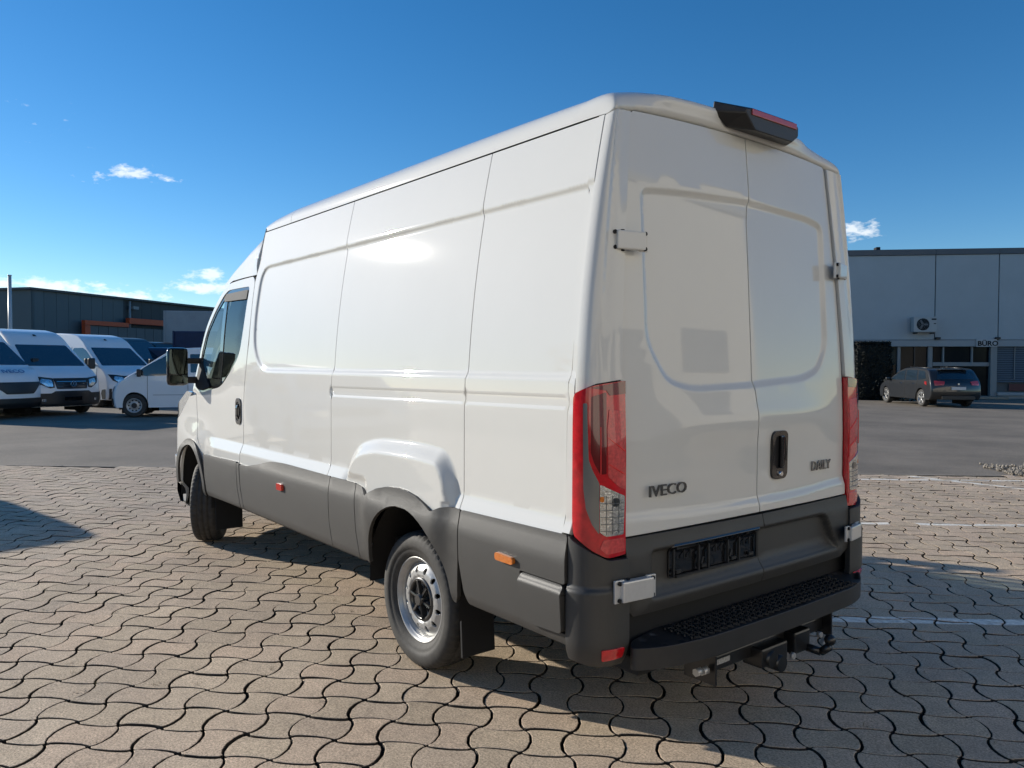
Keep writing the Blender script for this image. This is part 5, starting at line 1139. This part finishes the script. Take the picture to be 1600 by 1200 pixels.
for k in range(3):
    a = 2*PI*k/3; box('fan_blade', (-w_*.10+math.cos(a)*h_*.17, nloc*.180, h_*.5+math.sin(a)*h_*.17), (h_*.3, .004, h_*.12), mat('fan_grey', (.1, .11, .12), rough=.5) if k == 0 else bpy.data.materials['fan_grey'], ac, rot=Matrix.Rotation(-a, 3, 'Y'))
box('rating_label', (w_*.36, nloc*.172, h_*.84), (w_*.20, .004, h_*.09), BLACK, ac); box('rating_label', (w_*.40, nloc*.172, h_*.55), (w_*.10, .004, h_*.06), DARKPL, ac)
for s in (-1, 1): box('bracket', (s*w_*.36, -nloc*.02, -.05), (.05, .44, .06), DARKPL, ac); 
vent = hb('roof_vent', wx(1378), wx(1385), H, H+.30, -1.5, -1.1, BLACK, None, bev=.03); vent.matrix_world = hall.matrix_basis @ vent.matrix_basis; tag(vent, 'small black vent standing on the hall roof edge', 'vent')
# dark clipped evergreen beside the office
def leaf_cloud(name, pts, size, m, parent, quad=False):
    n = len(pts); v = []; f = []
    for i, p in enumerate(pts):
        a = rng.normal(size=3); a /= np.linalg.norm(a); b2 = np.cross(a, rng.normal(size=3)); b2 /= np.linalg.norm(b2); s_ = size*rng.uniform(.6, 1.4)
        v += [p-a*s_, p+b2*s_*.5, p+a*s_, p-b2*s_*.5]; f.append((4*i, 4*i+1, 4*i+2, 4*i+3))
    return from_data(name, v, f, m, parent)
LEAF = mat('dark_conifer_green', (.006, .009, .006), rough=.8, noise=.5, nscale=3)
hp = fr(1358, 34.6); hedge = empty('evergreen_hedge', (*hp, 0), bang, label='tall almost black clipped evergreen standing left of the office windows', cat='hedge')
pts = []
for _ in range(9000):
    u = rng.uniform(-1, 1, 3); ax = rng.integers(0, 3); u[ax] = np.sign(u[ax])*(1-abs(rng.normal(0, .04)))
    z = (u[2]+1)/2*2.50+.05; tap = 1-.10*max(0, (z-2.1))/.5
    pts.append(np.array([u[0]*.78*tap+.03*math.sin(z*9), u[1]*.62*tap, z])+rng.normal(0, .02, 3))
leaf_cloud('foliage', pts, .05, LEAF, hedge); box('inner_mass', (0, 0, 1.25), (1.36, 1.05, 2.36), LEAF, hedge, bev=.15)
box('stem', (0, 0, .1), (.15, .15, .3), mat('bark', (.05, .035, .02), rough=.9), hedge)
sh = fr(1396, 33.8); shrub = empty('low_shrub', (*sh, 0), 0, label='low dark shrub behind the nose of the estate car', cat='shrub')
pts = [np.array([rng.normal(0, .55), rng.normal(0, .35), abs(rng.normal(.45, .25))]) for _ in range(1500)]
leaf_cloud('foliage', pts, .06, LEAF, shrub); cyl('stem', (0, 0, 0), (0, 0, .4), .04, bpy.data.materials['bark'], shrub, 8)
# left: grey hall with gate
L0 = fr(50, 56.); L1 = fr(338, 76.); ld = (L1-L0)/np.linalg.norm(L1-L0); lang = math.atan2(ld[1], ld[0]); lln = np.linalg.norm(L1-L0)
def hpy(px, py, D): return CAM[2]+(568.5+(px-800)*.003-py)/FPX*D
HL = hpy(50, 453, 56.)
shed = empty('storage_hall', (*L0, 0), lang, label='long dark grey metal-clad hall behind the parked white vans', cat='building')
nl = -1 if (np.array([-ld[1], ld[0]])@(CAM[:2]-L0)) < 0 else 1
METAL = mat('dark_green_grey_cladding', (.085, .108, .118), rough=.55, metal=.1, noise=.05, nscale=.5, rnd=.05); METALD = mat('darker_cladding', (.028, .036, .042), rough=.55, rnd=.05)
def lb(name, x0, x1, z0, z1, y0, y1, m, parent=shed, bev=0.): return box(name, ((x0+x1)/2, nl*(y0+y1)/2, (z0+z1)/2), (abs(x1-x0), abs(y1-y0), abs(z1-z0)), m, parent, bev=bev)
lb('hall_core', .1, lln+45, 0, HL-.2, -30, -.2, mat('hall_core_dark', (.03, .03, .03), rough=.9))
def lal(px):
    r = fr(px, 1.0)-CAM[:2]; s, t = np.linalg.solve(np.array([ld, -r]).T, CAM[:2]-L0); return s
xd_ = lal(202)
xx = 0.
while xx < lln+40:
    x2 = xx+1.1
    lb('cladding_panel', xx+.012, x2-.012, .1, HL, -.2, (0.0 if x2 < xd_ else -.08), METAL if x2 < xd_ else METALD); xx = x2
lb('roof_edge', -.3, lln+45, HL, HL+.16, -30, .25, mat('roof_edge_dark', (.05, .055, .06), rough=.5))
cyl('downpipe', (xd_, nl*.12, 0), (xd_, nl*.12, HL-.1), .09, mat('zinc', (.26, .27, .28), rough=.5), shed)
lb('wall_lamp', lal(208)-.2, lal(208)+.4, HL-.75, HL-.5, 0, .3, FRM)
# gable wall turning away to the left
g2 = fr(-60, 57.5); gd = (g2-L0)/np.linalg.norm(g2-L0)
gb = box('gable_wall', (*(L0+gd*14-0*gd), 0), (1, 1, 1), METAL, None); bpy.data.objects.remove(gb)
gw = from_data('gable_wall', [(*L0, 0), (*(L0+gd*30), 0), (*(L0+gd*30), HL), (*L0, HL+.1), (*(L0+ld*.3), 0), (*(L0+gd*30+ld*.3), 0), (*(L0+gd*30+ld*.3), HL), (*(L0+ld*.3), HL+.1)], [(0, 1, 2, 3), (4, 5, 6, 7), (0, 4, 7, 3), (3, 2, 6, 7), (1, 5, 6, 2)], METAL)
gw.parent = shed; gw.matrix_parent_inverse = shed.matrix_basis.inverted()
# red-orange framed gate canopy
ORG = mat('orange_red_frame', (.52, .075, .02), rough=.5, noise=.1, nscale=2); INF = mat('grey_gate_panels', (.085, .095, .105), rough=.5, rnd=.06)
xa, xb = lal(122), lal(264); 
Dg = lambda px: (L0+ld*lal(px)-CAM[:2])@np.array([Fh.x, Fh.y])
zt_g = hpy(160, 503, Dg(160)); gate = empty('gate_canopy', (*(L0+ld*xa+np.array([-ld[1], ld[0]])*nl*.4), 0), lang, label='orange-red framed gate front built against the dark hall', cat='gate')
def gbx(name, x0, x1, z0, z1, y0, y1, m): return box(name, ((x0+x1)/2, nl*(y0+y1)/2, (z0+z1)/2), (abs(x1-x0), abs(y1-y0), abs(z1-z0)), m, gate, bev=.01)
Wg = xb-xa; zt2 = hpy(262, 503, Dg(262))
gbx('frame_beam', 0, Wg*.45, zt_g-.35, zt_g, 0, .35, ORG); gbx('frame_beam', Wg*.45, Wg, zt_g-.05, zt_g+.42, 0, .40, ORG); gbx('frame_post', 0, .5, 0, zt_g-.36, 0, .34, ORG); gbx('frame_post', Wg-.45, Wg, 0, zt_g-.06, 0, .38, mat('dark_red_frame', (.22, .03, .025), rough=.5))
n_ = 9
for i in range(n_):
    a = .52+(Wg-.99)*i/n_; b_ = .52+(Wg-.99)*(i+1)/n_; gbx('gate_panel', a+.02, b_-.02, .05, zt_g-.37, .02, .12, INF)
# lamp post
pp = fr(17, 42.); lp = empty('flag_pole', (*pp, 0), 0, label='slim pale pole rising behind the leftmost white van', cat='pole')
PO = mat('pale_pole_paint', (.42, .45, .47), rough=.4); hz = hpy(14, 432, 42); cyl('shaft', (0, 0, 0), (-.10, 0, hz), .12, PO, lp, 14, r2=.085); cyl('cap', (-.10, 0, hz), (-.10, 0, hz+.06), .10, PO, lp, 14); cyl('base_plate', (0, 0, 0), (0, 0, .05), .25, PO, lp, 14)
# ================================================================== WHAT STANDS BEHIND AND BESIDE US (seen in the van's paint; the cream warehouse is added for bounced sun)
pw = mat('cream_render', (.78, .72, .61), rough=.7, noise=.05, nscale=1); 
wh = empty('bounce_warehouse', (-14.5, 0, 0), 0, label='unseen cream warehouse added behind the camera to bounce sunlight onto the rear doors of the van, mirrored in them', cat='building')
box('wall', (-4, 0, 4.5), (8, 44, 9.0), pw, wh, bev=.02); box('roof_edge', (-4, 0, 9.1), (8.3, 44.3, .25), FASC, wh)  # added wall, kept near, tall and pale to throw sun onto the rear doors
for i, y in enumerate(np.linspace(-18, 18, 7)): box('roller_door' if i % 2 else 'window', (.03, y, 2.0 if i % 2 else 3.4), (.08, 3.6, 4.0 if i % 2 else 1.6), mat('warehouse_door_grey', (.22, .22, .22), rough=.5) if i == 0 else bpy.data.materials['warehouse_door_grey'], wh)
LEAF2 = mat('autumn_green_leaves', (.055, .070, .022), rough=.7, noise=.5, nscale=.8); BARK = bpy.data.materials['bark']
def tree(loc, h, w, label):
    t = empty('broadleaf_tree', (loc[0], loc[1], 0), rng.uniform(0, 6), label=label, cat='tree', group='trees along the far side of the yard')
    cyl('trunk', (0, 0, 0), (0, 0, h*.55), .22, BARK, t, 10, r2=.10)
    for k in range(5):
        a = k*1.3; cyl('limb', (0, 0, h*(.3+.05*k)), (math.cos(a)*w*.5, math.sin(a)*w*.5, h*(.55+.06*k)), .07, BARK, t, 7, r2=.03)
    cl = [(rng.normal(0, w*.38), rng.normal(0, w*.38), h*rng.uniform(.42, .9)) for _ in range(14)]; pts = []
    for _ in range(1600):
        c_ = cl[rng.integers(0, 14)]; d = rng.normal(size=3); d /= np.linalg.norm(d); pts.append(np.array(c_)+d*w*.30*rng.uniform(.5, 1)**.5)
    leaf_cloud('crown', pts, .22, LEAF2, t)
for i, (x, y, h, w) in enumerate([(2, 47, 8.5, 4), (9, 50, 10, 5), (17, 46, 7, 3.5), (24, 49, 9, 4.6), (33, 47, 8, 4), (44, 46, 9.5, 5), (-7, 49, 8, 4)]):
    tree((x, y), h, w, ['small round tree', 'tallest spreading tree', 'small slender tree', 'broad tree', 'round tree', 'large spreading tree', 'outermost tree'][i]+' across the yard, mirrored in the side of the van')
ws_ = empty('low_warehouse', (14, 58, 0), 0, label='low pale warehouse behind the trees, mirrored in the side of the van', cat='building'); box('wall', (0, 0, 2.6), (60, 8, 5.2), pw, ws_); box('roof_edge', (0, 0, 5.3), (60.4, 8.4, .2), FASC, ws_)
# ================================================================== GRAVEL AT THE END OF THE PAVING
GR = mat('gravel_stones', (.26, .23, .19), rough=.9, noise=.4, nscale=9)
gc = (2.45, -9.55); v = []; f = []; base = []
ico = bmesh.new(); bmesh.ops.create_icosphere(ico, subdivisions=1, radius=1.0); iv = np.array([q.co[:] for q in ico.verts]); iff = [[w2.index for w2 in q.verts] for q in ico.faces]; ico.free()
k = 0
for _ in range(1300):
    u = rng.uniform(0, 1); p = np.array([2.30, -9.42])+ed*rng.uniform(0, 3.4)*1.0+nrmE*rng.uniform(-.9*u-.1, 1.2*u+.05)*.8
    r_ = rng.uniform(.012, .035); V3 = iv*(r_*rng.uniform(.6, 1.3, 3)); V3 = V3@np.array(Matrix.Rotation(rng.uniform(0, 6), 3, 'Z')); V3 = V3+[p[0], p[1], .012+rng.uniform(0, .02)]
    v.append(V3); f += [tuple(i+k for i in q) for q in iff]; k += len(iv)
tag(from_data('gravel', np.concatenate(v), f, GR), kind='stuff')

# distant belt of trees closing the yard behind the halls
pts = []
for _ in range(9000):
    a = math.radians(rng.uniform(-75, 25)); d = 150+rng.uniform(0, 25); h = 6.5+1.8*math.sin(a*37)+1.2*math.sin(a*91+1); z = h*rng.uniform(0, 1)**.7
    pts.append(np.array([d*math.cos(a), d*math.sin(a), z]))
belt = leaf_cloud('distant_tree_belt', pts, 1.1, LEAF2, None); tag(belt, kind='stuff')
